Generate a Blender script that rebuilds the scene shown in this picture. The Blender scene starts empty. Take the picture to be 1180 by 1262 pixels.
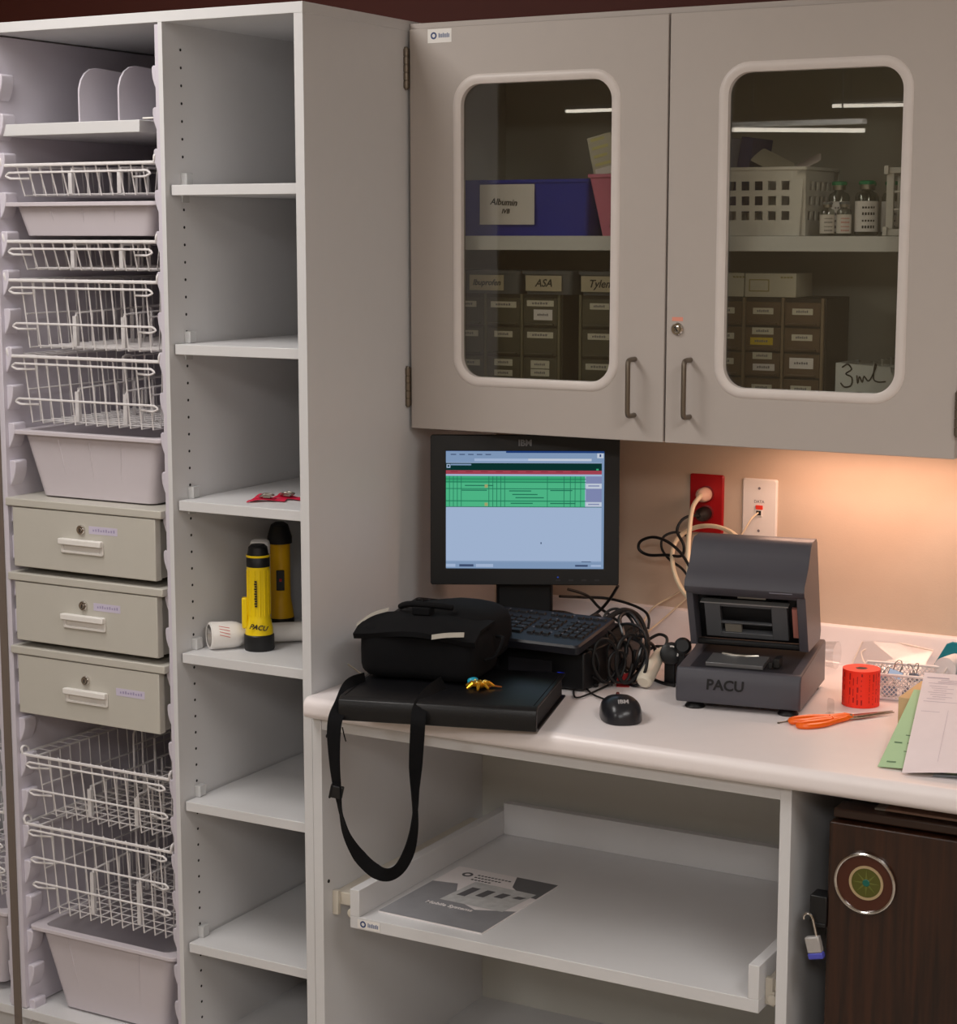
import bpy, bmesh, math, random
from mathutils import Vector as V, Matrix
random.seed(7)
D = bpy.data; SC = bpy.context.scene; COL = SC.collection
R = math.radians

# ------------------------------------------------------------------ camera
FPX, YAW, PITCH = 2327.14, 0.50975, -0.14677
CAM = V((1.89143, -2.76323, 1.73604))
FW = V((-math.sin(YAW)*math.cos(PITCH), math.cos(YAW)*math.cos(PITCH), math.sin(PITCH)))
RT = V((math.cos(YAW), math.sin(YAW), 0)); UP = RT.cross(FW)
cd = D.cameras.new('camera'); cam = D.objects.new('camera', cd); COL.objects.link(cam)
cd.sensor_fit = 'HORIZONTAL'; cd.sensor_width = 36; cd.lens = 36*FPX/1180
cd.clip_start = .05; cd.clip_end = 60
cam.matrix_world = Matrix(((RT.x, UP.x, -FW.x, CAM.x), (RT.y, UP.y, -FW.y, CAM.y), (RT.z, UP.z, -FW.z, CAM.z), (0, 0, 0, 1)))
SC.camera = cam
def ray(u, v): return FW + RT*((u-590)/FPX) - UP*((v-631)/FPX)
def at(u, v, y):                       # measured photo point -> real point at depth y
    d = ray(u, v); return CAM + d*((y-CAM.y)/d.y)
def onz(u, v, z):                      # measured photo point -> real point at height z
    d = ray(u, v); return CAM + d*((z-CAM.z)/d.z)

# ------------------------------------------------------------------ materials
def lin(c):
    return tuple(((x/255)/12.92 if x/255 <= .04045 else ((x/255+.055)/1.055)**2.4) for x in c) + (1,)
MATS = {}
def mat(name, rgb, rough=.5, metal=0, var=.04, scale=30, bump=0, bscale=200, spec=.5, trans=0, ior=1.45, coat=0):
    if name in MATS: return MATS[name]
    m = D.materials.new(name); m.use_nodes = True; nt = m.node_tree; b = nt.nodes['Principled BSDF']
    b.inputs['Roughness'].default_value = rough; b.inputs['Metallic'].default_value = metal
    b.inputs['Specular IOR Level'].default_value = spec; b.inputs['IOR'].default_value = ior
    if trans: b.inputs['Transmission Weight'].default_value = trans
    if coat: b.inputs['Coat Weight'].default_value = coat
    tc = nt.nodes.new('ShaderNodeTexCoord')
    n = nt.nodes.new('ShaderNodeTexNoise'); n.inputs['Scale'].default_value = scale; n.inputs['Detail'].default_value = 3
    nt.links.new(tc.outputs['Object'], n.inputs['Vector'])
    mx = nt.nodes.new('ShaderNodeMix'); mx.data_type = 'RGBA'
    c = lin(rgb)
    mx.inputs[6].default_value = tuple(max(0, x*(1-var)) for x in c[:3])+(1,); mx.inputs[7].default_value = tuple(min(1, x*(1+var)) for x in c[:3])+(1,)
    nt.links.new(n.outputs['Fac'], mx.inputs[0]); nt.links.new(mx.outputs[2], b.inputs['Base Color'])
    if bump:
        n2 = nt.nodes.new('ShaderNodeTexNoise'); n2.inputs['Scale'].default_value = bscale; n2.inputs['Detail'].default_value = 2
        nt.links.new(tc.outputs['Object'], n2.inputs['Vector'])
        bp = nt.nodes.new('ShaderNodeBump'); bp.inputs['Strength'].default_value = bump; bp.inputs['Distance'].default_value = .001
        nt.links.new(n2.outputs['Fac'], bp.inputs['Height']); nt.links.new(bp.outputs['Normal'], b.inputs['Normal'])
    MATS[name] = m; return m
def emis(name, rgb, s=1.0):
    if name in MATS: return MATS[name]
    m = D.materials.new(name); m.use_nodes = True; nt = m.node_tree; nt.nodes.clear()
    o = nt.nodes.new('ShaderNodeOutputMaterial'); e = nt.nodes.new('ShaderNodeEmission')
    e.inputs[0].default_value = lin(rgb); e.inputs[1].default_value = s; nt.links.new(e.outputs[0], o.inputs[0])
    MATS[name] = m; return m
def glassy(name, rgb, refl=.12, rough=0.0):
    m = D.materials.new(name); m.use_nodes = True; nt = m.node_tree; nt.nodes.clear()
    o = nt.nodes.new('ShaderNodeOutputMaterial'); t = nt.nodes.new('ShaderNodeBsdfTransparent'); g = nt.nodes.new('ShaderNodeBsdfGlossy')
    t.inputs[0].default_value = lin(rgb); g.inputs['Roughness'].default_value = rough
    fr = nt.nodes.new('ShaderNodeLayerWeight'); fr.inputs[0].default_value = .15
    mm = nt.nodes.new('ShaderNodeMath'); mm.operation = 'MULTIPLY_ADD'; mm.inputs[1].default_value = .5; mm.inputs[2].default_value = refl; mm.use_clamp = True
    mx = nt.nodes.new('ShaderNodeMixShader')
    nt.links.new(fr.outputs['Facing'], mm.inputs[0]); nt.links.new(mm.outputs[0], mx.inputs[0])
    nt.links.new(t.outputs[0], mx.inputs[1]); nt.links.new(g.outputs[0], mx.inputs[2]); nt.links.new(mx.outputs[0], o.inputs[0])
    MATS[name] = m; return m
def wood(name, c1, c2, rough=.35):
    m = D.materials.new(name); m.use_nodes = True; nt = m.node_tree; b = nt.nodes['Principled BSDF']; b.inputs['Roughness'].default_value = rough
    tc = nt.nodes.new('ShaderNodeTexCoord'); mp = nt.nodes.new('ShaderNodeMapping'); mp.inputs['Scale'].default_value = (60, 60, 3)
    n = nt.nodes.new('ShaderNodeTexNoise'); n.inputs['Scale'].default_value = 1.5; n.inputs['Detail'].default_value = 6
    cr = nt.nodes.new('ShaderNodeValToRGB'); cr.color_ramp.elements[0].color = lin(c1); cr.color_ramp.elements[1].color = lin(c2)
    cr.color_ramp.elements[0].position = .35; cr.color_ramp.elements[1].position = .68
    nt.links.new(tc.outputs['Object'], mp.inputs[0]); nt.links.new(mp.outputs[0], n.inputs['Vector']); nt.links.new(n.outputs['Fac'], cr.inputs[0]); nt.links.new(cr.outputs[0], b.inputs['Base Color'])
    MATS[name] = m; return m

LAM = mat('white_laminate', (213, 212, 213), .42, var=.02, bump=.05)
LAMD = mat('white_laminate_door', (180, 171, 165), .45, var=.02, bump=.05)
INT = mat('cabinet_interior', (206, 205, 198), .55, var=.02)
EDGE = mat('taupe_edge_band', (112, 100, 92), .5)
LILAC = mat('lilac_plastic', (208, 202, 212), .42, var=.02)
WIRE = mat('white_coated_wire', (226, 222, 222), .35)
BINP = mat('pale_lilac_bin', (206, 198, 204), .45, var=.02)
DRW = mat('warm_grey_drawer', (192, 188, 179), .45, var=.02)
WPL = mat('white_plastic', (232, 228, 224), .35)
COUNT = mat('counter_laminate', (238, 229, 228), .3, var=.02)
CREAM = mat('cream_wall_paint', (206, 186, 166), .75, var=.03, bump=.2, bscale=300)
REDW = mat('dark_red_wall_paint', (74, 25, 13), .7, var=.05)
BLACK = mat('black_plastic', (17, 17, 19), .45)
BLACKR = mat('black_cable_rubber', (20, 19, 20), .5)
BLKN = mat('black_nylon', (8, 8, 11), .85, spec=.25, bump=.5, bscale=900, var=.2)
LEATH = mat('black_leather', (10, 10, 13), .4, bump=.3, bscale=500)
CHAR = mat('charcoal_plastic', (74, 73, 80), .38)
CHARD = mat('dark_charcoal_plastic', (42, 41, 46), .45)
STEEL = mat('brushed_steel', (170, 164, 154), .32, 1)
CHROME = mat('chrome', (215, 210, 205), .15, 1)
DKST = mat('aged_steel', (128, 118, 106), .4, .9)
CLEAR = glassy('clear_plastic', (250, 250, 250), .025, .2)
GLASS = glassy('cabinet_glass', (238, 238, 233), .075)
VIALG = glassy('vial_glass', (222, 226, 222), .06, .05)
PAPER = mat('white_paper', (232, 226, 226), .7)
PAPERL = mat('pink_white_paper', (236, 222, 224), .7)
GREENP = mat('pale_green_paper', (176, 208, 164), .7)
INK = mat('black_ink', (24, 22, 24), .7)
GINK = mat('grey_ink', (120, 116, 124), .7)
YEL = mat('yellow_plastic', (240, 206, 12), .35)
YELD = mat('amber_plastic', (226, 172, 10), .35)
BLUEB = mat('blue_plastic', (36, 50, 168), .4)
PINK = mat('pink_plastic', (216, 124, 152), .4)
REDP = mat('red_plate', (168, 14, 22), .35)
REDT = mat('red_cloth', (206, 26, 66), .6)
BEIGE = mat('beige_cord', (226, 208, 178), .45)
ORANGE = mat('orange_plastic', (246, 104, 12), .3)
REDLAB = mat('fluorescent_red_label', (255, 52, 30), .5)
REDTOP = mat('fluorescent_red_edge', (255, 92, 76), .6)
TEAL = mat('teal_plastic', (20, 122, 138), .3)
CLIPP = mat('translucent_clip', (240, 240, 240), .25, trans=.35)
LINK = mat('faint_lilac_ink', (160, 150, 184), .7)
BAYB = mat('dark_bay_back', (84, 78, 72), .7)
GASK = mat('window_gasket', (212, 203, 198), .4)
GOLD = mat('gold', (226, 168, 50), .3, .8)
CYAN = mat('turquoise_enamel', (40, 160, 190), .3)
ORGB = mat('dark_olive_plastic', (70, 64, 52), .5)
ORGD = mat('smoky_drawer', (86, 82, 68), .3)
ORGB2 = mat('dark_brown_case', (40, 33, 29), .5)
ORGD2 = mat('brown_drawer', (98, 78, 60), .35)
DIV = mat('pale_divider', (205, 202, 196), .4)
GREYB = mat('grey_tray', (92, 94, 98), .45)
CARTON = mat('white_carton', (196, 190, 176), .6)
TAN = mat('tan_card', (206, 176, 130), .7)
OLIVEY = mat('pale_yellow_carton', (208, 200, 140), .6)
YELC = mat('yellow_carton', (214, 186, 40), .6)
GREENC = mat('green_cap', (16, 140, 92), .4)
NAVY = mat('navy_board', (52, 54, 110), .5)
BLUEG = mat('blue_grey_metal', (142, 156, 178), .35, .5)
WOODD = wood('dark_walnut', (30, 14, 7), (58, 30, 15))
GREYPH = mat('grey_print', (138, 138, 142), .35, var=.15, scale=25)
GREYPD = mat('dark_grey_print', (96, 96, 100), .35, var=.1, scale=25)
GREYPL = mat('light_grey_print', (196, 196, 196), .35, var=.25, scale=60)
LABW = mat('paper_label', (214, 208, 192), .7)
LILLAB = mat('lilac_label', (202, 194, 214), .6)
LOGOB = mat('navy_print', (60, 76, 120), .6)
FLOORM = mat('floor_vinyl', (168, 158, 146), .4, var=.08, scale=4)
CEILM = mat('ceiling_tile', (214, 210, 202), .9)
ROOMW = mat('far_wall_paint', (206, 190, 162), .8)

# ------------------------------------------------------------------ mesh builder
def cat(pts, n=8, closed=False):                     # smooth curve through points
    pts = [V(p) for p in pts]; N = len(pts); out = []
    for i in range(N if closed else N-1):
        if closed: a, b, c, d = pts[i-1], pts[i], pts[(i+1) % N], pts[(i+2) % N]
        else: a, b, c, d = pts[max(i-1, 0)], pts[i], pts[i+1], pts[min(i+2, N-1)]
        for k in range(n):
            t = k/n
            out.append(.5*((2*b)+(c-a)*t+(2*a-5*b+4*c-d)*t*t+(3*b-a-3*c+d)*t**3))
    if not closed: out.append(pts[-1])
    return out
def rrect(x0, x1, y0, y1, r, n=6):
    out = []
    for cx, cy, a0 in ((x1-r, y1-r, 0), (x0+r, y1-r, 90), (x0+r, y0+r, 180), (x1-r, y0+r, 270)):
        for i in range(n+1):
            a = R(a0+90*i/n); out.append((cx+r*math.cos(a), cy+r*math.sin(a)))
    return out
def frame(x, y, z, rz=0):                             # local xy on a wall facing the camera (-Y), normal out
    return Matrix.Translation((x, y, z)) @ Matrix.Rotation(rz, 4, 'Z') @ Matrix(((1, 0, 0, 0), (0, 0, -1, 0), (0, 1, 0, 0), (0, 0, 0, 1)))
def flat(x, y, z, rz=0): return Matrix.Translation((x, y, z)) @ Matrix.Rotation(rz, 4, 'Z')
ROOT = {}
class MB:
    def __init__(s, M=None): s.bm = bmesh.new(); s.m = 0; s.M = M
    def v(s, p, M=None):
        p = V(p)
        if M is not None: p = M @ p
        if s.M is not None: p = s.M @ p
        return s.bm.verts.new(p)
    def f(s, vs):
        try:
            f = s.bm.faces.new(vs); f.material_index = s.m; return f
        except ValueError: return None
    def box(s, x0, x1, y0, y1, z0, z1, M=None):
        c = [s.v((x, y, z), M) for z in (z0, z1) for y in (y0, y1) for x in (x0, x1)]
        for q in ((0, 2, 3, 1), (4, 5, 7, 6), (0, 1, 5, 4), (1, 3, 7, 5), (3, 2, 6, 7), (2, 0, 4, 6)): s.f([c[i] for i in q])
    def quad(s, *pts, M=None): s.f([s.v(p, M) for p in pts])
    def prism(s, poly, h0, h1, M=None):
        a = [s.v((p[0], p[1], h0), M) for p in poly]; b = [s.v((p[0], p[1], h1), M) for p in poly]
        n = len(poly)
        for i in range(n): s.f([a[i], a[(i+1) % n], b[(i+1) % n], b[i]])
        s.f(a[::-1]); s.f(b)
    def loft(s, loops, c0=True, c1=True, M=None, closed=True):
        L = [[s.v(p, M) for p in lp] for lp in loops]; n = len(L[0])
        for A, B in zip(L, L[1:]):
            for i in range(n if closed else n-1): s.f([A[i], A[(i+1) % n], B[(i+1) % n], B[i]])
        if c0: s.f(L[0][::-1])
        if c1: s.f(L[-1])
    def lathe(s, prof, M=None, n=24, c0=True, c1=True):
        s.loft([[(r*math.cos(2*math.pi*i/n), r*math.sin(2*math.pi*i/n), h) for i in range(n)] for r, h in prof], c0, c1, M)
    def tube(s, pts, r, n=8, closed=False, M=None):
        pts = [V(p) for p in pts]; N = len(pts)
        if N < 2: return
        loops = []; up = None
        for i, p in enumerate(pts):
            if closed: t = pts[(i+1) % N]-pts[i-1]
            else: t = pts[min(i+1, N-1)]-pts[max(i-1, 0)]
            if t.length < 1e-9: t = V((0, 0, 1))
            t.normalize()
            if up is None: up = V((0, 0, 1)) if abs(t.z) < .9 else V((1, 0, 0))
            up = (up-t*up.dot(t))
            if up.length < 1e-6: up = t.orthogonal()
            up.normalize(); sd = t.cross(up)
            rr = r[i] if isinstance(r, (list, tuple)) else r
            loops.append([p+up*(rr*math.cos(2*math.pi*k/n))+sd*(rr*math.sin(2*math.pi*k/n)) for k in range(n)])
        if closed: loops.append(loops[0]); s.loft(loops, False, False, M)
        else: s.loft(loops, True, True, M)
    def ribbon(s, pts, wv, th=.0015):                 # wv: half width vectors per point
        loops = []
        for i, p in enumerate(pts):
            t = (pts[min(i+1, len(pts)-1)]-pts[max(i-1, 0)]).normalized(); w = wv[i]; nn = t.cross(w).normalized()*th
            loops.append([p+w+nn, p-w+nn, p-w-nn, p+w-nn])
        s.loft(loops)
    def ring(s, out, inn, z0, z1, M=None):            # same number of points
        n = len(out); A = [[s.v((p[0], p[1], z), M) for p in lp] for lp, z in ((out, z0), (inn, z0), (inn, z1), (out, z1))]
        for k in range(4):
            P, Q = A[k], A[(k+1) % 4]
            for i in range(n): s.f([P[i], P[(i+1) % n], Q[(i+1) % n], Q[i]])
    def window_panel(s, x0, x1, y0, y1, inner, nseg, z0, z1, M):   # rectangle with a rounded hole
        cor = [(x1, y1), (x0, y1), (x0, y0), (x1, y0)]; tops = {}
        for z in (z0, z1):
            C = [s.v((c[0], c[1], z), M) for c in cor]; I = [s.v((p[0], p[1], z), M) for p in inner]; tops[z] = (C, I)
            for k in range(4):
                a = I[k*(nseg+1):(k+1)*(nseg+1)]
                for i in range(nseg): s.f([a[i], a[i+1], C[k]])
                s.f([a[-1], I[((k+1)*(nseg+1)) % len(I)], C[(k+1) % 4], C[k]])
        (C0, I0), (C1, I1) = tops[z0], tops[z1]
        for k in range(4): s.f([C0[k], C0[(k+1) % 4], C1[(k+1) % 4], C1[k]])
        for i in range(len(I0)): s.f([I0[i], I0[(i+1) % len(I0)], I1[(i+1) % len(I0)], I1[i]])
    def blob(s, c, rad, e1=.5, e2=.5, M=None, nu=28, nv=14, warp=None):   # superellipsoid
        sp = lambda w, e: math.copysign(abs(w)**e, w)
        loops = []
        for j in range(nv+1):
            ph = -math.pi/2+math.pi*j/nv; ph = max(-math.pi/2+.02, min(math.pi/2-.02, ph))
            lp = []
            for i in range(nu):
                th = 2*math.pi*i/nu
                p = V((rad[0]*sp(math.cos(ph), e1)*sp(math.cos(th), e2), rad[1]*sp(math.cos(ph), e1)*sp(math.sin(th), e2), rad[2]*sp(math.sin(ph), e1)))
                if warp: p = warp(p)
                lp.append(p+V(c))
            loops.append(lp)
        s.loft(loops, True, True, M)
    def text(s, txt, size, M, shear=0, th=.0004, align='CENTER', bold=0):
        cu = D.curves.new('lettering', 'FONT'); cu.body = txt; cu.size = size; cu.shear = shear; cu.align_x = align; cu.align_y = 'CENTER'; cu.extrude = th; cu.resolution_u = 3; cu.offset = bold
        ob = D.objects.new('lettering', cu); me = D.meshes.new_from_object(ob)
        vs = [s.v(v.co, M) for v in me.vertices]
        for p in me.polygons: s.f([vs[i] for i in p.vertices])
        D.objects.remove(ob); D.curves.remove(cu); D.meshes.remove(me)
    def build(s, name, mats, parent=None, bevel=0, seg=2, angle=35, local=False, sub=0):
        if parent is not None and not local and parent.name in ROOT: s.bm.transform(ROOT[parent.name].inverted())
        bmesh.ops.remove_doubles(s.bm, verts=s.bm.verts, dist=1e-6) if len(s.bm.verts) < 60000 else None
        bmesh.ops.recalc_face_normals(s.bm, faces=s.bm.faces)
        me = D.meshes.new(name); s.bm.to_mesh(me); s.bm.free()
        for m in (mats if isinstance(mats, (list, tuple)) else [mats]): me.materials.append(m)
        me.polygons.foreach_set('use_smooth', [True]*len(me.polygons)); me.set_sharp_from_angle(angle=R(angle))
        o = D.objects.new(name, me); COL.objects.link(o)
        if parent is not None:
            o.parent = parent
            if parent.name in ROOT: ROOT[o.name] = ROOT[parent.name]
        else: ROOT[o.name] = Matrix()
        if bevel:
            b = o.modifiers.new('bevel', 'BEVEL'); b.width = bevel; b.segments = seg; b.limit_method = 'ANGLE'; b.angle_limit = R(40)
        return o
def tag(o, label=None, cat=None, group=None, kind=None):
    if label: o['label'] = label
    if cat: o['category'] = cat
    if group: o['group'] = group
    if kind: o['kind'] = kind
    return o
def thing(name, label, cat, loc=(0, 0, 0), rz=0, group=None):
    o = D.objects.new(name, None); COL.objects.link(o); o.empty_display_size = .05
    o.location = loc; o.rotation_euler = (0, 0, rz)
    ROOT[o.name] = Matrix.Translation(loc) @ Matrix.Rotation(rz, 4, 'Z')
    return tag(o, label, cat, group)
def dup(root, loc=None, rz=None, label=None, group=None):
    c = root.copy(); COL.objects.link(c)
    if loc is not None: c.location = loc
    if rz is not None: c.rotation_euler = (0, 0, rz)
    if label: c['label'] = label
    if group: c['group'] = group
    def kids(a, b):
        for ch in list(a.children):
            k = ch.copy(); COL.objects.link(k); k.parent = b; kids(ch, k)
    kids(root, c); return c
def bx(name, m, parent, dims, bevel=.0008, M=None):
    b = MB(); b.box(*dims, M=M); return b.build(name, m, parent, bevel)
def struct(name, m, dims):
    return tag(bx(name, m, None, dims, 0), kind='structure')

# ------------------------------------------------------------------ the room
T = .019; XD = -.306; XL = -.731; YW = .71; ZC = .9085
struct('floor', FLOORM, (-4.5, 4.5, -7, YW+.1, -.05, 0))
struct('ceiling', CEILM, (-4.5, 4.5, -7, YW+.1, 2.75, 2.8))
struct('wall_back', CREAM, (-4.5, 4.5, YW, YW+.1, 0, 2.085))
struct('wall_back_upper', REDW, (-4.5, 4.5, YW, YW+.1, 2.085, 2.75))
struct('wall_left', CREAM, (-4.6, -4.5, -7, YW+.1, 0, 2.75))
struct('wall_right', CREAM, (4.5, 4.6, -7, YW+.1, 0, 2.75))
struct('wall_front', ROOMW, (-4.6, 4.6, -7.1, -7, 0, 2.75))

# ------------------------------------------------------------------ tall storage cabinet
cab = thing('storage_cabinet', 'tall white open storage cabinet with basket bays and a column of shelves', 'cabinet', (-.4, 0, 0))
YB = .69
bx('side_panel', LAM, cab, (-T, 0, 0, YB, 0, 2.111))
b = MB(); b.box(XD-.0095, XD, 0, YB, .158, 2.111); b.m = 1
z = 2.111-.045
while z > .2:
    for yy in (.0524, .6): b.lathe([(.0027, -.001), (.0027, .0004)], Matrix.Translation((XD, yy, z)) @ Matrix.Rotation(R(90), 4, 'Y'), 10)
    z -= .032
b.build('divider_panel', [LAM, INK], cab)
bx('side_panel', LAM, cab, (XL-T, XL, .002, YB, 0, 2.111))
bx('edge_band', EDGE, cab, (XL-T, XL, -.0005, .002, 0, 2.111), 0)
bx('side_panel', LAM, cab, (-1.2, -1.2+T, 0, YB, 0, 2.111))
bx('top_panel', LAM, cab, (-1.2, 0, 0, YB, 2.111, 2.13))
bx('back_panel', INT, cab, (XD-.0095, 0, YB, YB+.008, .1, 2.13))
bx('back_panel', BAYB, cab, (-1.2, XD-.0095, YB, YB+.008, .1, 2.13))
bx('bottom_panel', LAM, cab, (-1.2+T, -T, .002, YB, .139, .158))
bx('toe_kick', LAM, cab, (-1.2+T, -T, .05, .07, 0, .139))
for zs in (1.8225, 1.5326, 1.2413, .9499, .6602, .377):
    sh = bx('shelf', LAM, cab, (XD+.004, -T-.001, .012, YB-.01, zs-T, zs), .001)
    b = MB(); x0 = XD
    b.box(x0, x0+.012, .045, .066, zs+.0005, zs+.022); b.box(x0, x0+.0032, .045, .066, zs-T-.012, zs+.0006); b.box(x0+.0118, x0+.0135, .045, .049, zs+.0005, zs+.022)
    b.build('shelf_clip', CLIPP, sh, .001)
# ladder liners with their support hooks
def liner(x0, x1, sgn, hx):
    b = MB(); b.box(x0, x1, .003, .66, .16, 2.108)
    L = b.build('runner_liner', LILAC, cab, .001)
    for yy, big in ((.012, 1), (.52, 0)):
        z = .172
        if not big and sgn < 0: continue
        while z < 2.05:
            b = MB(); q = .034 if big else .05
            # hook: raised tongue with a flat top and a slanted, rounded underside
            prof = [(0, .004), (.012, .005), (.015, .002), (.0155, -.006), (.014, -.018), (.010, -.030), (.005, -.040), (0, -.046)]
            Mh = Matrix(((sgn, 0, 0, hx), (0, 0, 1, yy), (0, 1, 0, z), (0, 0, 0, 1)))
            b.prism(prof, 0, q, Mh)
            b.build('support_hook', LILAC, L, .0015)
            z += .0744
liner(XL, XL+.011, 1, XL+.011)
liner(XD-T-.001, XD-.0095, -1, XD-T-.001)
b = MB(); b.box(XL-T-.011, XL-T, .003, .66, .16, 2.108); nl = b.build('runner_liner', LILAC, cab, .001)
z = .172
while z < .8:
    b = MB(); b.prism([(0, .004), (.013, .003), (.011, -.022), (.0015, -.050), (0, -.052)], 0, .045, Matrix(((-1, 0, 0, XL-T-.011), (0, 0, 1, .012), (0, 1, 0, z), (0, 0, 0, 1))))
    b.build('support_hook', LILAC, nl, .0015); z += .0744

XC = -.5275                                            # centre of the basket bay
def basket(h, belts, label, loc, tall=False):
    t = thing('wire_basket', label, 'wire basket', loc, 0, 'pull-out wire baskets')
    b = MB(t and ROOT[t.name])
    A = .188; B = .157; C = .150
    b.tube([(-A, .014, 0), (A, .014, 0), (A, .6, 0), (-A, .6, 0)], .0032, 6, True)
    b.tube([(-B, .02, -.002), (-B, .59, -.002)], .002, 6); b.tube([(B, .02, -.002), (B, .59, -.002)], .002, 6)
    for sx in (-1, 1):
        b.tube(cat([(sx*(A-.002), .014, 0), (sx*A, .012, .01), (sx*A, .018, .0155), (sx*A, .03, .011), (sx*A, .032, 0)], 4), .0028, 6)
    for i in range(12):
        f = -1+2*i/11; xt = f*(B-.004); xb = f*C
        b.tube([(xt, .018, .003), (xt, .021, -.006), (xb, .036, -h), (xb, .565, -h), (xt, .588, 0)], .0017, 5)
    for j in range(17):
        y = .06+.48*j/16
        b.tube([(-A, y, 0), (-B, y, 0), (-C, y, -h+.002), (C, y, -h+.002), (B, y, 0), (A, y, 0)], .0015, 5)
    if h > .09: b.tube([(-B+.006, .03, -h*.5), (-B+.006, .575, -h*.5), (B-.006, .575, -h*.5), (B-.006, .03, -h*.5)], .0017, 5)
    b.build('wire_frame', WIRE, t)
    for zb in belts:
        b = MB(ROOT[t.name]); y = .010+.014*(-zb/h)
        E = .176
        b.tube([(-B+.03, y+.012, zb-.011)]+cat([(-E+.012, y, zb-.011), (-E, y, zb-.006), (-E+.008, y, zb)], 3)+cat([(E-.008, y, zb), (E, y, zb-.006), (E-.012, y, zb-.011)], 3)+[(B-.03, y+.012, zb-.011)], .0022, 6)
        b.build('label_wire', WIRE, t)
    for xd in (-.055, .065):
        b = MB(ROOT[t.name]); hb = h*.52 if h > .09 else h*.9
        b.box(xd-.0045, xd+.0045, .058, .066, -h+.003, -h+hb-.006)
        b.tube(cat([(xd, .061, -h+hb-.012), (xd, .066, -h+hb-.002), (xd, .085, -h+hb), (xd, .3, -h+hb+.006), (xd, .52, -h+hb+.006)], 4), .0022, 6)
        for k in range(15):
            zt2 = (-.008 if k % 2 else -h+hb+.003) if k > 1 else -h+hb+.003
            b.tube([(xd+.003*(k % 3), .11+.03*k, -h+.002), (xd+.003*(k % 3), .11+.03*k, zt2)], .0023, 5)
        b.tube([(xd, .2, -.008), (xd, .54, -.008)], .0019, 5)
        if h > .09:
            zt = .022 if tall else -.006
            b.tube([(xd-.0, .2, -h+.002), (xd, .2, zt-.01)]+cat([(xd, .2, zt-.008), (xd, .206, zt), (xd, .222, zt), (xd, .228, zt-.008)], 3)+[(xd, .228, -h+.002)], .0022, 6)
        b.build('divider', WIRE, t)
    return t
basket(.057, [-.014], 'shallow white wire basket, topmost of the pull-out baskets under the top shelf', (XC, 0, 1.8640))
basket(.053, [-.014], 'shallow white wire basket directly below the upper shallow plastic bin', (XC, 0, 1.7195))
basket(.130, [-.014, -.083], 'deep white wire basket third from the top, under a shallow wire basket', (XC, 0, 1.6452))
basket(.130, [-.014, -.083], 'deep white wire basket directly above the deep bin on the three drawers', (XC, 0, 1.4985))
b5 = basket(.126, [-.014, -.072], 'deep white wire basket directly below the lowest locked drawer', (XC, 0, .6965), True)
b6 = basket(.186, [-.010, -.068, -.122], 'deepest white wire basket, above the bottom plastic bin', (XC, 0, .5515), True)
dup(b6, (XL-T-.011-.195, 0, .565), 0, 'white wire basket in the next bay at the far left edge')

def bin_(h, label, loc, ribs=3):
    t = thing('plastic_bin', label, 'plastic bin', loc, 0, 'pull-out plastic bins')
    W0 = ROOT[t.name]; b = MB(W0); k = .21
    def lp(x, y0, y1, r, z): return [(p[0], p[1], z) for p in rrect(-x, x, y0, y1, r)]
    b.loft([lp(.168-k*h, .03+.1*h, .56, .02, -h), lp(.168, .026, .575, .02, -.012), lp(.168, .026, .575, .02, -.008), lp(.189, .012, .59, .016, -.008), lp(.189, .012, .59, .016, 0), lp(.164, .031, .57, .02, 0), lp(.164-k*h, .034+.1*h, .555, .02, -h+.004)])
    b.build('body', BINP, t, .0012)
    for i in range(ribs):
        f = (-.5, 0, .5)[i] if ribs == 3 else (-.62, .58)[i]
        b = MB(W0)
        yt, yb = .026, .03+.1*h
        b.tube([(f*.155, yt-.0002, -.016), (f*(.155-k*h*.9), yb+.0004, -h+.012)], .0016, 5)
        b.build('moulded_rib', BINP, t)
    return t
bin_(.064, 'shallow pale plastic bin between the two shallow wire baskets', (XC, 0, 1.7940))
bin_(.130, 'deep pale plastic bin standing over the top locked drawer', (XC, 0, 1.3535))
t3 = bin_(.174, 'deep pale plastic bin at the bottom of the basket column', (XC, 0, .3365), 2)
dup(t3, (XL-T-.011-.195, 0, .35), 0, 'pale plastic bin in the next bay at the bottom left edge')

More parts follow.
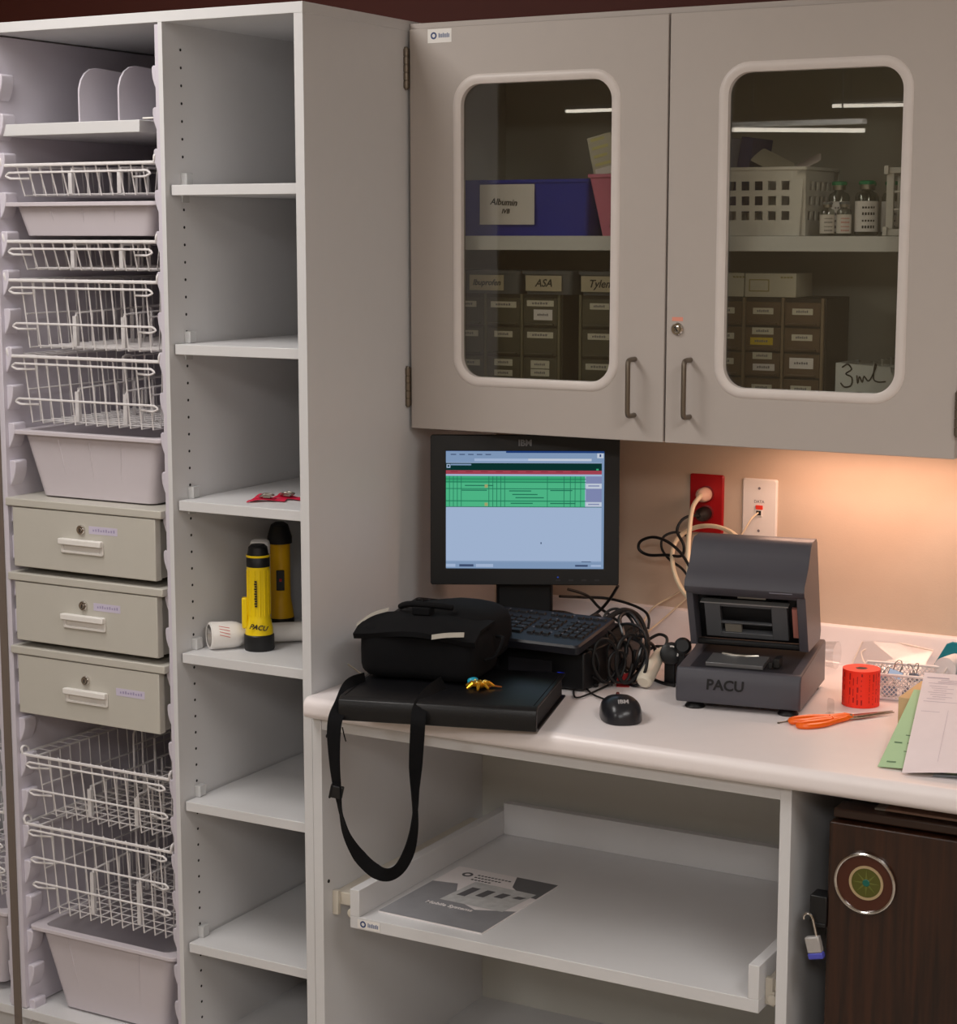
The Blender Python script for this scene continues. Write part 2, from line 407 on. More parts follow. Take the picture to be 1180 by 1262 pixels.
def drawer(z, label, labx, labz, w):
    t = thing('lockable_drawer', label, 'drawer', (XC, 0, z), 0, 'locking drawers in the left bay'); W0 = ROOT[t.name]
    b = MB(W0); b.box(-.1935, .1935, -.003, .6, -.0158, 0); b.build('top_board', DRW, t, .002)
    b = MB(W0); b.box(-.174, .172, .017, .55, -.134, -.024); b.build('drawer_box', DRW, t, .001)
    b = MB(W0); b.box(-.177, .178, -.001, .017, -.1355, -.0175); b.build('drawer_front', DRW, t, .0015)
    b = MB(W0); M = frame(0, -.001, -.0835)
    b.ring(rrect(-.053, .053, -.0145, .0145, .004), rrect(-.046, .046, -.0095, .002, .003), 0, .004, M)
    b.box(-.053, .053, .003, .0145, .003, .012, M); b.quad((-.047, -.01, .0005), (.047, -.01, .0005), (.047, .003, .0005), (-.047, .003, .0005), M=M)
    b.build('handle', WPL, t, .0016)
    b = MB(W0); M = frame(-.001, -.001, -.050)
    b.lathe([(.0095, 0), (.0095, .004), (.0085, .0055), (.0062, .0055), (.0055, .003), (.0055, .0068), (.004, .007)], M, 20); b.m = 1
    b.box(-.0009, .0009, -.0035, .0035, .0068, .0074, M)
    b.build('lock', [CHROME, INK], t)
    b = MB(W0); M = frame(labx, -.001, labz)
    b.box(-w/2, w/2, -.0075, .0075, 0, .0004, M); b.m = 1
    for k in range(9):
        x = -w*.36+w*.72*k/8; b.box(x, x+w*.05, -.0022, .0015+.001*(k % 3), .0004, .0006, M)
    b.build('label_strip', [LILLAB, LINK], t)
    return t
drawer(1.2206, 'top one of the three locked drawers, right under the deep bin', .052, -.049, .07)
drawer(1.0720, 'middle one of the three locked drawers', .056, -.050, .066)
drawer(.9234, 'lowest of the three locked drawers, its label far right', .108, -.0635, .07)

t = thing('sliding_tray', 'white shelf tray with two curved upright dividers at the very top left', 'shelf', (XC, 0, 1.942))
bx('board', LAM, t, (-.72, -.379, .02, .6, 1.9195, 1.942), .0012)
for xd in (-.548, -.452):
    b = MB(); prof = [(.0, 0), (.4, 0), (.4, .075)]+[(.06+.0*i, .1) for i in range(1)]
    prof = [(0, 0), (.42, 0), (.42, .088), (.4, .092), (.06, .105)]+[(.05-.05*math.sin(R(a)), .055+.05*math.cos(R(a))) for a in (0, 20, 40, 60, 80, 90)]
    b.prism(prof, -.002, .002, Matrix(((0, 0, 1, xd), (1, 0, 0, .05), (0, 1, 0, 1.942), (0, 0, 0, 1))))
    b.build('divider', LILAC, t, .001)
b = MB(); b.box(-.372, -.338, .02, .032, 1.9425, 1.946); b.box(-.343, -.338, .02, .032, 1.946, 1.962); b.build('end_clip', WPL, t, .001)

# ------------------------------------------------------------------ things on the open shelves
def on(z, u, v): p = onz(u, v, z); return p
# two red straps on the third shelf
for i, (u, v, a, l, lab) in enumerate(((330, 618, .5, .07, 'red cloth strap with grey clip on the third shelf, the left of two'), (356, 616, .2, .07, 'red cloth strap with grey clip on the third shelf, beside the stile'))):
    p = on(1.2415, u, v); t = thing('clip_strap', lab, 'strap', (p.x, p.y, 1.2415), a, 'red straps on the third shelf'); W0 = ROOT[t.name]
    b = MB(W0)
    for k in range(3):
        pts = cat([(-.036+.004*k, -.014+.014*k, .002), (-.015, -.008+.008*k, .006+.003*k), (.01, .002*k, .004), (.034, -.008+.01*k, .003)], 5)
        b.ribbon([V(p) for p in pts], [V((.001, .006, .0005))]*len(pts), .0008)
    b.build('strap', REDT, t)
    b = MB(W0); b.tube(cat([(-.012, -.008, .01), (-.004, -.012, .015), (.008, -.009, .013), (.01, .003, .012), (-.004, .006, .014), (-.012, -.001, .011)], 4, True), .0022, 6, True); b.box(-.008, .006, -.009, .004, .008, .012); b.build('clip', STEEL, t, .0006)
# upright flashlights
p = on(.95, 320, 800)
t = thing('flashlight', 'yellow and black flashlight standing on its lens at the shelf front', 'flashlight', (p.x, p.y, .95), R(30)); W0 = ROOT[t.name]
b = MB(W0); b.lathe([(.0275, 0), (.029, .003), (.0285, .029), (.027, .031)], None, 32); b.build('lens_ring', BLACK, t)
b = MB(W0); b.lathe([(.0268, .031), (.0262, .042), (.0225, .060), (.0215, .066), (.0215, .157), (.022, .158), (.022, .161)], None, 32)
for k in range(14):
    a = R(360*k/14); b.tube([(.0215*math.cos(a), .0215*math.sin(a), .068), (.0215*math.cos(a), .0215*math.sin(a), .155)], .0012, 5)
b.build('barrel', YEL, t)
b = MB(W0); b.box(-.0315, -.02, -.012, .002, .042, .102); b.build('clip', YEL, t, .003)
b = MB(W0); b.lathe([(.0222, .161), (.0222, .178), (.0215, .179), (.0215, .182)], None, 32); b.lathe([(.0215, .1835), (.02, .1845), (.018, .198), (.013, .203), (.004, .204)], None, 32); b.build('end_cap', BLACK, t)
b = MB(W0); b.lathe([(.0225, .1795), (.0228, .1815), (.0225, .1835)], None, 32); b.build('cap_ring', YEL, t)
b = MB(W0)
Mv = Matrix.Translation((-.0035, -.0229, .112)) @ Matrix.Rotation(R(-9), 4, 'Z') @ frame(0, 0, 0) @ Matrix.Rotation(R(90), 4, 'Z')
for k in range(11): b.box(-.026+.0047*k, -.0228+.0047*k, -.0022, .0016+.0008*(k % 2), 0, .0004, Mv)
b.box(-.0262, .0248, -.0032, -.0024, 0, .0003, Mv)
b.build('side_print', INK, t); b = MB(W0)
Mh = Matrix.Translation((.001, -.0262, .047)) @ Matrix.Rotation(R(2), 4, 'Z') @ frame(0, 0, 0) @ Matrix.Rotation(R(-14), 4, 'X') @ Matrix.Rotation(R(-8), 4, 'Z')
b.text('PACU', .013, Mh, .3, .0006, 'CENTER', .0003); b.build('handwriting', INK, t)
p = at(346, 745, .275)
t = thing('flashlight', 'amber and black flashlight standing at the back against the stile', 'flashlight', (p.x, p.y, .95), R(36)); W0 = ROOT[t.name]
b = MB(W0); b.lathe([(.0265, 0), (.0275, .003), (.027, .028)], None, 28); b.build('lens_ring', BLACK, t)
b = MB(W0); b.lathe([(.0265, .028), (.025, .042), (.021, .066), (.0205, .072), (.0205, .175), (.021, .177)], None, 28); b.build('barrel', YELD, t)
b = MB(W0); b.box(-.008, .008, -.0245, -.018, .085, .125); b.m = 1; b.box(-.0025, .0025, -.026, -.0244, .103, .109); b.build('switch', [BLACK, REDP], t, .001)
b = MB(W0); b.lathe([(.0245, .177), (.0245, .19), (.017, .214), (.009, .219)], None, 28); b.build('end_cap', BLACK, t)
p = at(320, 700, .2)
t = thing('flashlight', 'white flashlight standing upright, hidden behind the yellow one', 'flashlight', (p.x+.002, .2, .95)); W0 = ROOT[t.name]
b = MB(W0); b.lathe([(.019, 0), (.0195, .003), (.0195, .185), (.018, .192), (.012, .195)], None, 28); b.build('barrel', WPL, t)
b = MB(W0); b.lathe([(.0205, .02), (.0205, .035), (.0197, .036)], None, 28); b.build('collar', WPL, t)
# the flashlight lying down
a0 = V((-.277, .062, .9765)); a1 = V((-.135, .245, .969)); dv = (a1-a0).normalized(); qz = dv.to_track_quat('Z', 'Y').to_matrix().to_4x4()
t = thing('flashlight', 'white flashlight lying on its side across the shelf', 'flashlight', (a0.x, a0.y, .95)); Ml = Matrix.Translation(a0) @ qz
b = MB(Ml); b.lathe([(.0225, 0), (.0262, .002), (.0265, .008), (.0262, .045), (.0245, .055), (.0195, .066)], None, 32, c0=False); b.lathe([(.0225, 0), (.0212, .0012)], None, 32, False, False); b.build('head', WPL, t)
b = MB(Ml); b.lathe([(.0215, .003), (.013, .0135), (.005, .017)], None, 24, False); b.lathe([(.004, .009), (.002, .006)], None, 12); b.build('reflector', CHROME, t)
b = MB(Ml); b.lathe([(.0192, .066), (.0188, .2), (.0175, .222), (.012, .226)], None, 32); b.build('barrel', WPL, t)
b = MB(Ml); b.m = 0
for k in range(4):
    aa = R(128+k*13); b.tube([(.0268*math.cos(aa), .0268*math.sin(aa), .015), (.0268*math.cos(aa+.2), .0268*math.sin(aa+.2), .035)], .0006, 5)
b.build('lettering', mat('red_print', (206, 90, 80), .6), t)

# ------------------------------------------------------------------ base cabinet, counter
base = thing('base_cabinet', 'white open base cabinet with a pull-out shelf under the counter', 'cabinet', (.45, 0, 0))
bx('side_panel', LAM, base, (.0005, .020, 0, .66, 0, .869))
bx('side_panel', LAM, base, (.8955, .9145, 0, .66, 0, .869))
bx('top_rail', LAM, base, (.020, .8955, .002, .022, .845, .869))
bx('back_panel', INT, base, (.020, .8955, .60, .612, .1, .869))
bx('bottom_panel', LAM, base, (.020, .8955, .004, .60, .10, .119))
bx('toe_kick', LAM, base, (.020, .8955, .06, .08, 0, .10))
for z in (.83, .555):
    b = MB(); b.lathe([(.0035, 0), (.003, .0015)], Matrix.Translation((.020, .018, z)) @ Matrix.Rotation(R(90), 4, 'Y'), 12); b.build('screw_hole', INK, base)
po = bx('pull_out_shelf', LAM, base, (.0785, .867, .0, .57, .4825, .5054), .001)
bx('side_wall', LAM, po, (.0785, .0985, .0, .57, .5054, .556), .001)
bx('side_wall', LAM, po, (.848, .867, .0, .57, .5054, .563), .001)
bx('back_wall', LAM, po, (.0985, .848, .55, .57, .5054, .572), .001)
for x0, x1, c in ((.020, .0785, .064), (.867, .8955, .880)):
    b = MB(); b.box(x0, x1, .040, .55, .506, .530); b.box(x0, x0+.012, .030, .040, .488, .534)
    b.lathe([(.009, 0), (.009, .004), (.005, .005)], frame(c, .030, .498), 16); b.box(c-.003, c+.003, .030, .04, .486, .51)
    b.build('slide_rail', mat('cream_metal', (214, 206, 192), .35), po, .001)
def logo(M, parent, s=1.0, name='maker_sticker'):
    b = MB(M); b.box(-.010*s, .030*s, -.007*s, .007*s, 0, .0003); b.m = 1
    b.ring([(.0052*s*math.cos(2*math.pi*i/24), .0052*s*math.sin(2*math.pi*i/24)) for i in range(24)], [(.0028*s*math.cos(2*math.pi*i/24), .0028*s*math.sin(2*math.pi*i/24)) for i in range(24)], .0003, .0006)
    b.m = 2
    for i in range(8):
        b.box((.0085+i*.0024)*s, (.0101+i*.0024)*s, -.0032*s, (.0022+.0012*(i % 3 == 0))*s, .0003, .0006)
    return b.build(name, [WPL, LOGOB, mat('blue_grey_print', (120, 130, 158), .6)], parent)
logo(frame(.107, -.0008, .494), po, 1.2)

ct = thing('countertop', 'white laminate worktop with rounded front edge and upstand', 'countertop', (.8, .3, .87))
b = MB()
yn = -.028
prof = [(.695, ZC), (yn+.016, ZC)]+[(yn+.016-.016*math.sin(R(a)), ZC-.016+.016*math.cos(R(a))) for a in (15, 30, 45, 60, 75, 90)]+[(yn+.014-.014*math.cos(R(a)), ZC-.0245-.014*math.sin(R(a))) for a in (0, 15, 30, 45, 60, 75, 90)]+[(.695, ZC-.0385)]
def cp(x): return [(x, p[0], p[1]) for p in prof]
b.loft([cp(.001), cp(1.9)]); b.build('slab', COUNT, ct, 0, angle=25)
b = MB(); pr = [(.695, ZC-.03), (.695, ZC+.068), (.697, ZC+.074), (.702, ZC+.077), (.7098, ZC+.077), (.7098, ZC-.03)]
b.loft([[(x, p[0], p[1]) for p in pr] for x in (.001, 1.9)]); b.build('upstand', COUNT, ct)

# brochure on the pull-out shelf
ang = math.atan2(-.0057, .2205)
t = thing('brochure', 'grey printed brochure lying on the pull-out shelf', 'brochure', (.2283, .1793, .5056), ang); W0 = ROOT[t.name]
b = MB(W0); b.box(-.11, .11, -.143, .143, 0, .003); b.m = 1; z1 = .0033
def fl(b, pts, z): b.f([b.v((p[0], p[1], z)) for p in pts])
fl(b, [(-.11, -.143), (.11, -.143), (.11, -.02), (.04, -.05), (-.02, -.02), (-.06, .055), (-.11, .045)], z1); b.m = 2
fl(b, [(.11, .143), (.02, .143), (.04, .09), (.075, .06), (.11, .055)], z1+.0001); b.m = 3
fl(b, [(-.045, -.035), (.09, -.035), (.10, .075), (-.035, .08)], z1+.0004); b.m = 2
for k in range(4): fl(b, [(-.03+.033*k, .0+.012*k), (-.012+.033*k, .0+.012*k), (-.006+.033*k, .05), (-.024+.033*k, .05)], z1+.0006)
b.build('cover', [PAPER, GREYPH, GREYPD, GREYPL], t)
b = MB(W0)
b.text('Mobile Systems', .016, flat(-.01, -.058, .0038), 0, .0002, 'CENTER', .0003); 
b.build('title_lettering', PAPER, t)
b = MB(W0)
b.ring([(-.07+.011*math.cos(2*math.pi*i/20), .108+.011*math.sin(2*math.pi*i/20)) for i in range(20)], [(-.07+.006*math.cos(2*math.pi*i/20), .108+.006*math.sin(2*math.pi*i/20)) for i in range(20)], .0033, .0037)
for r_ in range(3):
    for k in range(10-2*r_): b.box(-.05+.0075*k, -.045+.0075*k, .112-.013*r_, .1165-.013*r_, .0033, .0036)
b.build('print_lines', GREYPD, t)

# ------------------------------------------------------------------ wall cabinet
wc = thing('wall_cabinet', 'white wall cabinet with two glazed doors above the counter', 'cabinet', (.53, .36, 1.363))
X0, X1, YF, Z0, Z1 = .002, 1.078, .3606, 1.3632, 2.114
bx('side_panel', INT, wc, (X0, X0+T, YF, YW-.001, Z0, Z1))
bx('side_panel', INT, wc, (X1-T, X1, YF, YW-.001, Z0, Z1))
bx('top_panel', INT, wc, (X0+T, X1-T, YF, YW-.001, Z1-.012, Z1))
bx('bottom_panel', INT, wc, (X0+T, X1-T, YF, YW-.001, Z0, Z0+T))
bx('back_panel', INT, wc, (X0+T, X1-T, YW-.013, YW-.001, Z0+T, Z1-.012))
bx('shelf', LAM, wc, (X0+T+.001, X1-T-.001, .386, YW-.015, 1.704, 1.7305), .001)
bx('top_trim', LAMD, wc, (X0, X1, .352, YF, Z1, Z1+.010), .0008)
doors = []
for k, (xa, xb, wx0, wx1, hx, hz) in enumerate(((.008, .5355, .1176, .4295, .4785, 1.4610), (.5392, 1.062, .6475, .9575, .5865, 1.4630))):
    b = MB(); M = frame(0, .3599, 0); inn = rrect(wx0, wx1, 1.4655, 2.0095, .04, 8)
    b.window_panel(xa, xb, Z0+.0005, Z1-.001, inn, 8, 0, .0193, M)
    d = b.build('door', LAMD, wc, .0012); doors.append(d)
    ou = rrect(wx0-.016, wx1+.016, 1.4655-.016, 2.0095+.016, .055, 8)
    i2 = rrect(wx0+.002, wx1-.002, 1.4675, 2.0075, .038, 8)
    b = MB(); M2 = frame(0, .3406, 0)
    loops = []
    for q, zz in ((0, 0), (.002, .0022), (.006, .0034), (.011, .003), (.016, .0005), (.0165, -.010)):
        f = q/.0165
        loops.append([(o[0]*(1-f)+n[0]*f, o[1]*(1-f)+n[1]*f, zz) for o, n in zip(ou, i2)])
    b.loft(loops, False, False, M2); b.build('window_gasket', GASK, d, angle=60)
    b = MB(); b.prism(rrect(wx0-.004, wx1+.004, 1.4615, 2.0135, .042, 8), .006, .010, M); b.build('glass_pane', GLASS, d)
    b = MB(); L = .0545
    b.tube([(hx, .3406, hz-L+.004)]+cat([(hx, .322, hz-L+.004), (hx, .3135, hz-L+.006), (hx, .311, hz-L+.013)], 4)+cat([(hx, .311, hz+L-.013), (hx, .3135, hz+L-.006), (hx, .322, hz+L-.004)], 4)+[(hx, .3406, hz+L-.004)], .0046, 10)
    b.build('handle', DKST, d)
logo(frame(.061, .3405, 2.0985), doors[0], 1.25)
b = MB(); b.box(-.017, .034, -.0125, .0125, 0, .0002, frame(.065, .3405, 2.098)); b.build('sticker_backing', WPL, doors[0])
b = MB(); b.lathe([(.0115, 0), (.0115, .003), (.0095, .005), (.007, .005), (.0065, .0025), (.0065, .006), (.004, .0065)], frame(.5608, .3405, 1.5675), 24); b.m = 1; b.box(-.001, .001, -.005, .005, .006, .0068, frame(.5608, .3405, 1.5675) @ Matrix.Rotation(R(35), 4, 'Z')); b.m = 2
b.box(-.0105, .0105, -.0035, .0035, 0, .0004, frame(.5605, .3405, 1.585))
b.build('lock', [CHROME, INK, mat('salmon_label', (226, 150, 130), .6)], doors[1])
for hx, zc in ((.003, 2.041), (.003, 1.443), (1.066, 1.44)):
    b = MB()
    for k in range(5):
        z = zc-.036+.0146*k; b.lathe([(.0052, z), (.0056, z+.0005), (.0056, z+.0132), (.0052, z+.0137)], Matrix.Translation((hx, .336, 0)), 12)
    b.lathe([(.003, zc-.039), (.004, zc-.036), (.004, zc+.037), (.003, zc+.040)], Matrix.Translation((hx, .336, 0)), 10)
    b.box(hx-.004, hx+.004, .337, .362, zc-.036, zc+.037)
    b.build('hinge', DKST, wc, .0005)

# lamp under the wall cabinet
lp = thing('cabinet_light', 'warm strip light fixed under the wall cabinet', 'lamp', (.86, .56, 1.34))
bx('housing', WPL, lp, (.60, 1.04, .545, .615, 1.346, 1.3632), .002)
bx('diffuser', emis('warm_lamp', (255, 200, 160), 2.2), lp, (.605, 1.035, .55, .61, 1.3425, 1.346), 0)

# ------------------------------------------------------------------ contents of the wall cabinet
ZS, ZB = 1.7305, Z0+T
def openbin(name, label, cat_, x0, x1, y0, y1, z0, h, m, tp=.012, group=None):
    t = thing(name, label, cat_, ((x0+x1)/2, (y0+y1)/2, z0), 0, group)
    b = MB(); 
    def lp(i, z, g=0): return [(p[0], p[1], z) for p in rrect(x0+i+g, x1-i-g, y0+i+g, y1-i-g, .008, 4)]
    b.loft([lp(tp, z0), lp(0, z0+h-.006), lp(-.003, z0+h-.006), lp(-.003, z0+h), lp(.003, z0+h), lp(tp+.003, z0+.003)]); b.build('body', m, t)
    return t
t = openbin('storage_bin', 'blue plastic storage bin with a handwritten white card', 'bin', .03, .345, .42, .62, ZS, .1045, BLUEB, .006)
b = MB(); M = frame(.1749, .418, 1.789); b.box(-.0585, .0585, -.0375, .0375, .0, .0008, M); b.build('name_card', PAPER, t)
b = MB(); b.text('Albumin', .017, frame(.168, .4168, 1.793) @ Matrix.Rotation(R(-3), 4, 'Z'), .25, .0003, 'CENTER', .0003); b.text('IVB', .012, frame(.172, .4168, 1.776), .25, .0003, 'CENTER', .0003); b.build('handwriting', INK, t)
t = openbin('storage_bin', 'pink plastic bin with cartons, at the right of the blue bin', 'bin', .352, .47, .405, .56, ZS, .112, PINK, .018)
b = MB(); M = frame(.402, .4105, 1.79) @ Matrix.Rotation(R(-8), 4, 'X')
for k in range(9): b.box(-.006, .004+.003*(k % 2), -.045+.01*k, -.0385+.01*k, .0, .0015, M)
for k in range(7): b.box(.012, .020+.002*(k % 2), -.035+.01*k, -.0285+.01*k, .0, .0015, M)
b.build('vertical_print', mat('brown_print', (150, 80, 90), .6), t)
def carton(name, label, c, dims, ry, mats, lines=True, rz=0, group=None):
    t = thing(name, label, 'carton', c, 0, group); M = Matrix.Translation(c) @ Matrix.Rotation(rz, 4, 'Z') @ Matrix.Rotation(ry, 4, 'Y')
    b = MB(M); x, y, z = dims; b.box(-x/2, x/2, 0, y, 0, z); b.build('box', mats[0], t, .0008)
    b = MB(M)
    if lines:
        for k in range(4): b.box(-x*.36, x*(.2+.1*(k % 2)), -.0004, 0, z*(.9-.17*k), z*(.96-.17*k))
        b.m = 1; b.box(-x*.4, x*.36, -.0005, 0, z*.2, z*.34); b.build('print_lines', [mats[1], mats[2]], t)
    return t
carton('medicine_carton', 'pale yellow carton leaning out of the pink bin', (.3795, .43, 1.826), (.05, .03, .09), R(-13), (CARTON, OLIVEY, PAPER))
carton('medicine_carton', 'bright yellow carton beside the leaning one in the pink bin', (.4255, .45, 1.845), (.05, .03, .10), R(-11), (YELC, OLIVEY, PAPER))

def organizer(label, x0, y0, cols, rows, cw, rh, mats, dep, labs, group):
    w = cols*cw+.012; h = rows*rh+.012
    t = thing('drawer_organizer', label, 'organizer', (x0+w/2, y0+dep/2, ZB), 0, group)
    b = MB(); z0 = ZB+.0005
    b.box(x0, x0+w, y0+.006, y0+dep, z0, z0+h); b.build('case', mats[0], t, .001)
    for i in range(cols+1):
        bx('post', mats[2], t, (x0+i*cw+.0035, x0+i*cw+.0085, y0, y0+.006, z0, z0+h), .0005)
    for i in range(cols):
        for j in range(rows):
            b = MB(); xa = x0+.010+i*cw; za = z0+.006+j*rh
            b.box(xa, xa+cw-.008, y0+.001, y0+.0055, za+.002, za+rh-.002)
            b.box(xa+.006, xa+cw-.014, y0-.006, y0+.001, za+.004, za+.007)
            dr = b.build('drawer', mats[1], t, .0008)
            key = (i, rows-1-j)
            for (dx, dz, lw, lh, lm) in labs.get(key, [(0, .62, .6, .011, 0)]):
                b = MB(frame(xa+(cw-.008)*.5+dx, y0+.001, za+rh*dz)); b.box(-cw*lw/2, cw*lw/2, -lh/2, lh/2, 0, .0006); b.m = 1
                for q in range(6): b.box(-cw*lw*.3+cw*lw*.1*q, -cw*lw*.3+cw*lw*.07+cw*lw*.1*q, -.0018, .0016+.0008*(q % 2), .0006, .0009)
                b.build('label', [(LABW, YELC, PAPER)[lm], GINK], dr)
    return t
LB = [(0, .72, .62, .011, 0)]
labs = {(c, r): [(0, .74, .5+.1*((c*2+r) % 3), .0115, 0)] for c in range(3) for r in range(4)}
labs[(1, 2)] = [(0, .78, .5, .0125, 0), (0, .42, .5, .0115, 0)]; labs[(2, 2)] = [(0, .75, .5, .015, 0), (.0, .47, .5, .013, 0)]
labs[(2, 0)] = [(0, .80, .72, .011, 0), (.006, .42, .5, .02, 2)]
o1 = organizer('small-drawer organizer behind the left glass door, nearer the hinges', .030, .44, 3, 4, .0795, .0565, (ORGB, ORGD, mat('olive_post', (112, 106, 84), .5)), .16, labs, 'drawer organizers in the wall cabinet')
dup(o1, (o1.location.x+.2835, o1.location.y, ZB), 0, 'small-drawer organizer at the right of the left glass door, mostly hidden')
labs = {(c, r): [(0, .6, .52, .011, 0)] for c in range(3) for r in range(5)}
labs[(1, 1)] = [(0, .82, .55, .012, 0), (-.002, .42, .58, .013, 1)]; labs[(1, 2)] = [(0, .85, .5, .012, 0), (.003, .4, .56, .012, 2)]; labs[(2, 2)] = [(0, .6, .6, .019, 2)]
organizer('brown small-drawer organizer behind the right glass door', .5665, .44, 3, 5, .0735, .0455, (ORGB2, ORGD2, mat('tan_post', (128, 110, 88), .5)), .13, labs, 'drawer organizers in the wall cabinet')
for x0, x1, tx, lab, w, lm in ((.055, .195, 'Ibuprofen', 'dark tray labelled Ibup on the left organizer, nearest the hinge side', .075, 0), (.203, .307, 'ASA', 'dark tray labelled ASA in the middle of the row of trays', .076, 0), (.3225, .465, 'Tylenol', 'dark tray with a label starting Tyl, rightmost of the three trays', .09, 0)):
    t = openbin('small_tray', lab, 'tray', x0, x1, .43, .53, ZB+.2385, .044, GREYB, .004, 'labelled trays on the organizers')
    cx = (x0+x1)/2+(.0 if tx != 'Tylenol' else -.0); cz = ZB+.2385+.021
    if tx == 'Tylenol': cx = .372
    if tx == 'ASA': cx = .248
    b = MB(frame(cx, .4285, cz)); b.box(-w/2, w/2, -.0145, .0145, 0, .0006); b.build('label', mat('tan_label', (186, 174, 150), .7), t)
    b = MB(frame(cx, .4279, cz)); b.text(tx, .0155 if tx == 'Ibuprofen' else .020, Matrix(), .3, .0003, 'CENTER', .0004); b.build('handwriting', INK, t)
for x0, x1, lab in ((.575, .643, 'plain pale carton on the brown organizer, left of the printed one'), (.6455, .7415, 'pale printed carton lying on the brown organizer')):
    t = thing('medicine_carton', lab, 'carton', ((x0+x1)/2, .48, ZB+.2405), 0, 'cartons on the brown organizer')
    bx('box', CARTON, t, (x0, x1, .445, .53, ZB+.2405, ZB+.2825), .0008)
    b = MB(frame((x0+x1)/2, .445, ZB+.262)); w = (x1-x0)
    b.ring(rrect(-w*.42, -w*.02, -.012, .010, .001, 2), rrect(-w*.40, -w*.04, -.010, .008, .001, 2), 0, .0004)
    for k in range(4): b.box(w*.2+k*.006, w*.2+k*.006+.0045, .012, .015, 0, .0004)
    b.build('print_lines', mat('olive_print', (150, 138, 90), .6), t)
# box of syringes
t = thing('syringe_box', 'white box marked 3 mL holding clear syringes, behind the right door', 'box', (.888, .5, ZB))
b = MB(); n0 = [(-.068, -.064), (.068, -.064), (.068, .052)]+[(.050+.020*math.cos(R(a)), .058+.0-.020*math.sin(R(a))) for a in (10, 40, 70, 100, 130, 160)]+[(.030, .0585), (-.068, .064)]
M = frame(.888, .44, ZB+.0645); b.prism(n0, -.003, 0, M)
b.box(.820, .956, .443, .56, ZB+.0006, ZB+.004); b.box(.820, .823, .443, .56, ZB, ZB+.128); b.box(.953, .956, .443, .56, ZB, ZB+.115); b.box(.823, .953, .557, .56, ZB, ZB+.12)
b.build('carton', mat('white_card', (206, 208, 208), .6), t)
b = MB(M); Z_ = .0006; M = M @ Matrix.Translation((-.003, .013, 0)); b.M = M
three = cat([(-.053, .043, Z_), (-.043, .049, Z_), (-.036, .040, Z_), (-.046, .032, Z_), (-.035, .026, Z_), (-.036, .012, Z_), (-.048, .009, Z_), (-.055, .016, Z_)], 4)
ml = cat([(-.026, .030, Z_), (-.024, .016, Z_), (-.021, .028, Z_), (-.016, .018, Z_), (-.013, .029, Z_), (-.006, .021, Z_), (.0, .027, Z_), (.008, .046, Z_), (.006, .050, Z_), (.004, .026, Z_), (.012, .020, Z_), (.026, .021, Z_)], 4)
b.tube(three, .0014, 5); b.tube(ml, .0013, 5); b.blob((.039, .019, Z_), (.002, .002, .001))
b.tube(cat([(-.045, -.004, Z_), (-.02, .0, Z_), (-.006, -.004, Z_), (.01, -.002, Z_)], 4), .0013, 5)
b.build('handwriting', INK, t)
for k in range(5):
    c = V((.842+.021*k, .475+.012*(k % 2), ZB+.008)); tp = c+V((random.uniform(-.008, .012), .02, random.uniform(.118, .135)))
    t = thing('syringe', 'clear plastic syringe standing in the white 3 mL box', 'syringe', c, 0, 'syringes in the white box')
    Ms = Matrix.Translation(c) @ (tp-c).to_track_quat('Z', 'Y').to_matrix().to_4x4(); Lg = (tp-c).length
    b = MB(Ms); b.lathe([(.002, 0), (.0045, .006), (.0045, Lg-.02), (.0085, Lg-.019), (.0085, Lg-.0175), (.0045, Lg-.0175)], None, 12); b.build('barrel', CLEAR, t)
    b = MB(Ms); b.lathe([(.002, Lg-.03), (.002, Lg-.001), (.007, Lg-.001), (.007, Lg+.001)], None, 12); b.build('plunger', CLEAR, t)
# upper shelf, right
t = thing('storage_basket', 'white plastic basket with rows of square holes', 'basket', (.675, .5, ZS)); b = MB()
xa, xb, ya, yb, zz = .590, .7625, .42, .60, ZS+.0005
def grid(P, nx, nz, w, h, tp):                          # perforated wall
    xs = [0]; 
    m = .024; st = (w-2*m)/nx
    for i in range(nx): xs += [m+st*i+st*.2, m+st*i+st*.8]
    xs.append(w); zs = [0]; mz = .022; sz = .026
    for j in range(nz): zs += [mz+sz*j+sz*.2, mz+sz*j+sz*.8]
    zs.append(h)
    for i in range(len(xs)-1):
        for j in range(len(zs)-1):
            if i % 2 == 1 and j % 2 == 1: continue
            for dd in (0, .0025):
                b.f([b.v(P(x, z, dd)) for x, z in ((xs[i], zs[j]), (xs[i+1], zs[j]), (xs[i+1], zs[j+1]), (xs[i], zs[j+1]))])
    for i in range(1, len(xs)-2, 2):
        for j in range(1, len(zs)-2, 2):
            q = [(xs[i], zs[j]), (xs[i+1], zs[j]), (xs[i+1], zs[j+1]), (xs[i], zs[j+1])]
            for k in range(4): b.f([b.v(P(*q[k], 0)), b.v(P(*q[(k+1) % 4], 0)), b.v(P(*q[(k+1) % 4], .0025)), b.v(P(*q[k], .0025))])
hgt = .1155
tpr = .006
grid(lambda x, z, d: (xa+x, ya+tpr*(1-z/hgt)+d, zz+z), 5, 3, xb-xa, hgt, 0)
grid(lambda x, z, d: (xb-tpr*(1-z/hgt)-d, ya+x, zz+z), 5, 3, yb-ya, hgt, 0)
grid(lambda x, z, d: (xa+tpr*(1-z/hgt)+d, ya+x, zz+z), 5, 3, yb-ya, hgt, 0)
grid(lambda x, z, d: (xa+x, yb-tpr*(1-z/hgt)-d, zz+z), 5, 3, xb-xa, hgt, 0)
b.box(xa+.004, xb-.004, ya+.004, yb-.004, zz, zz+.003); b.build('body', WPL, t)
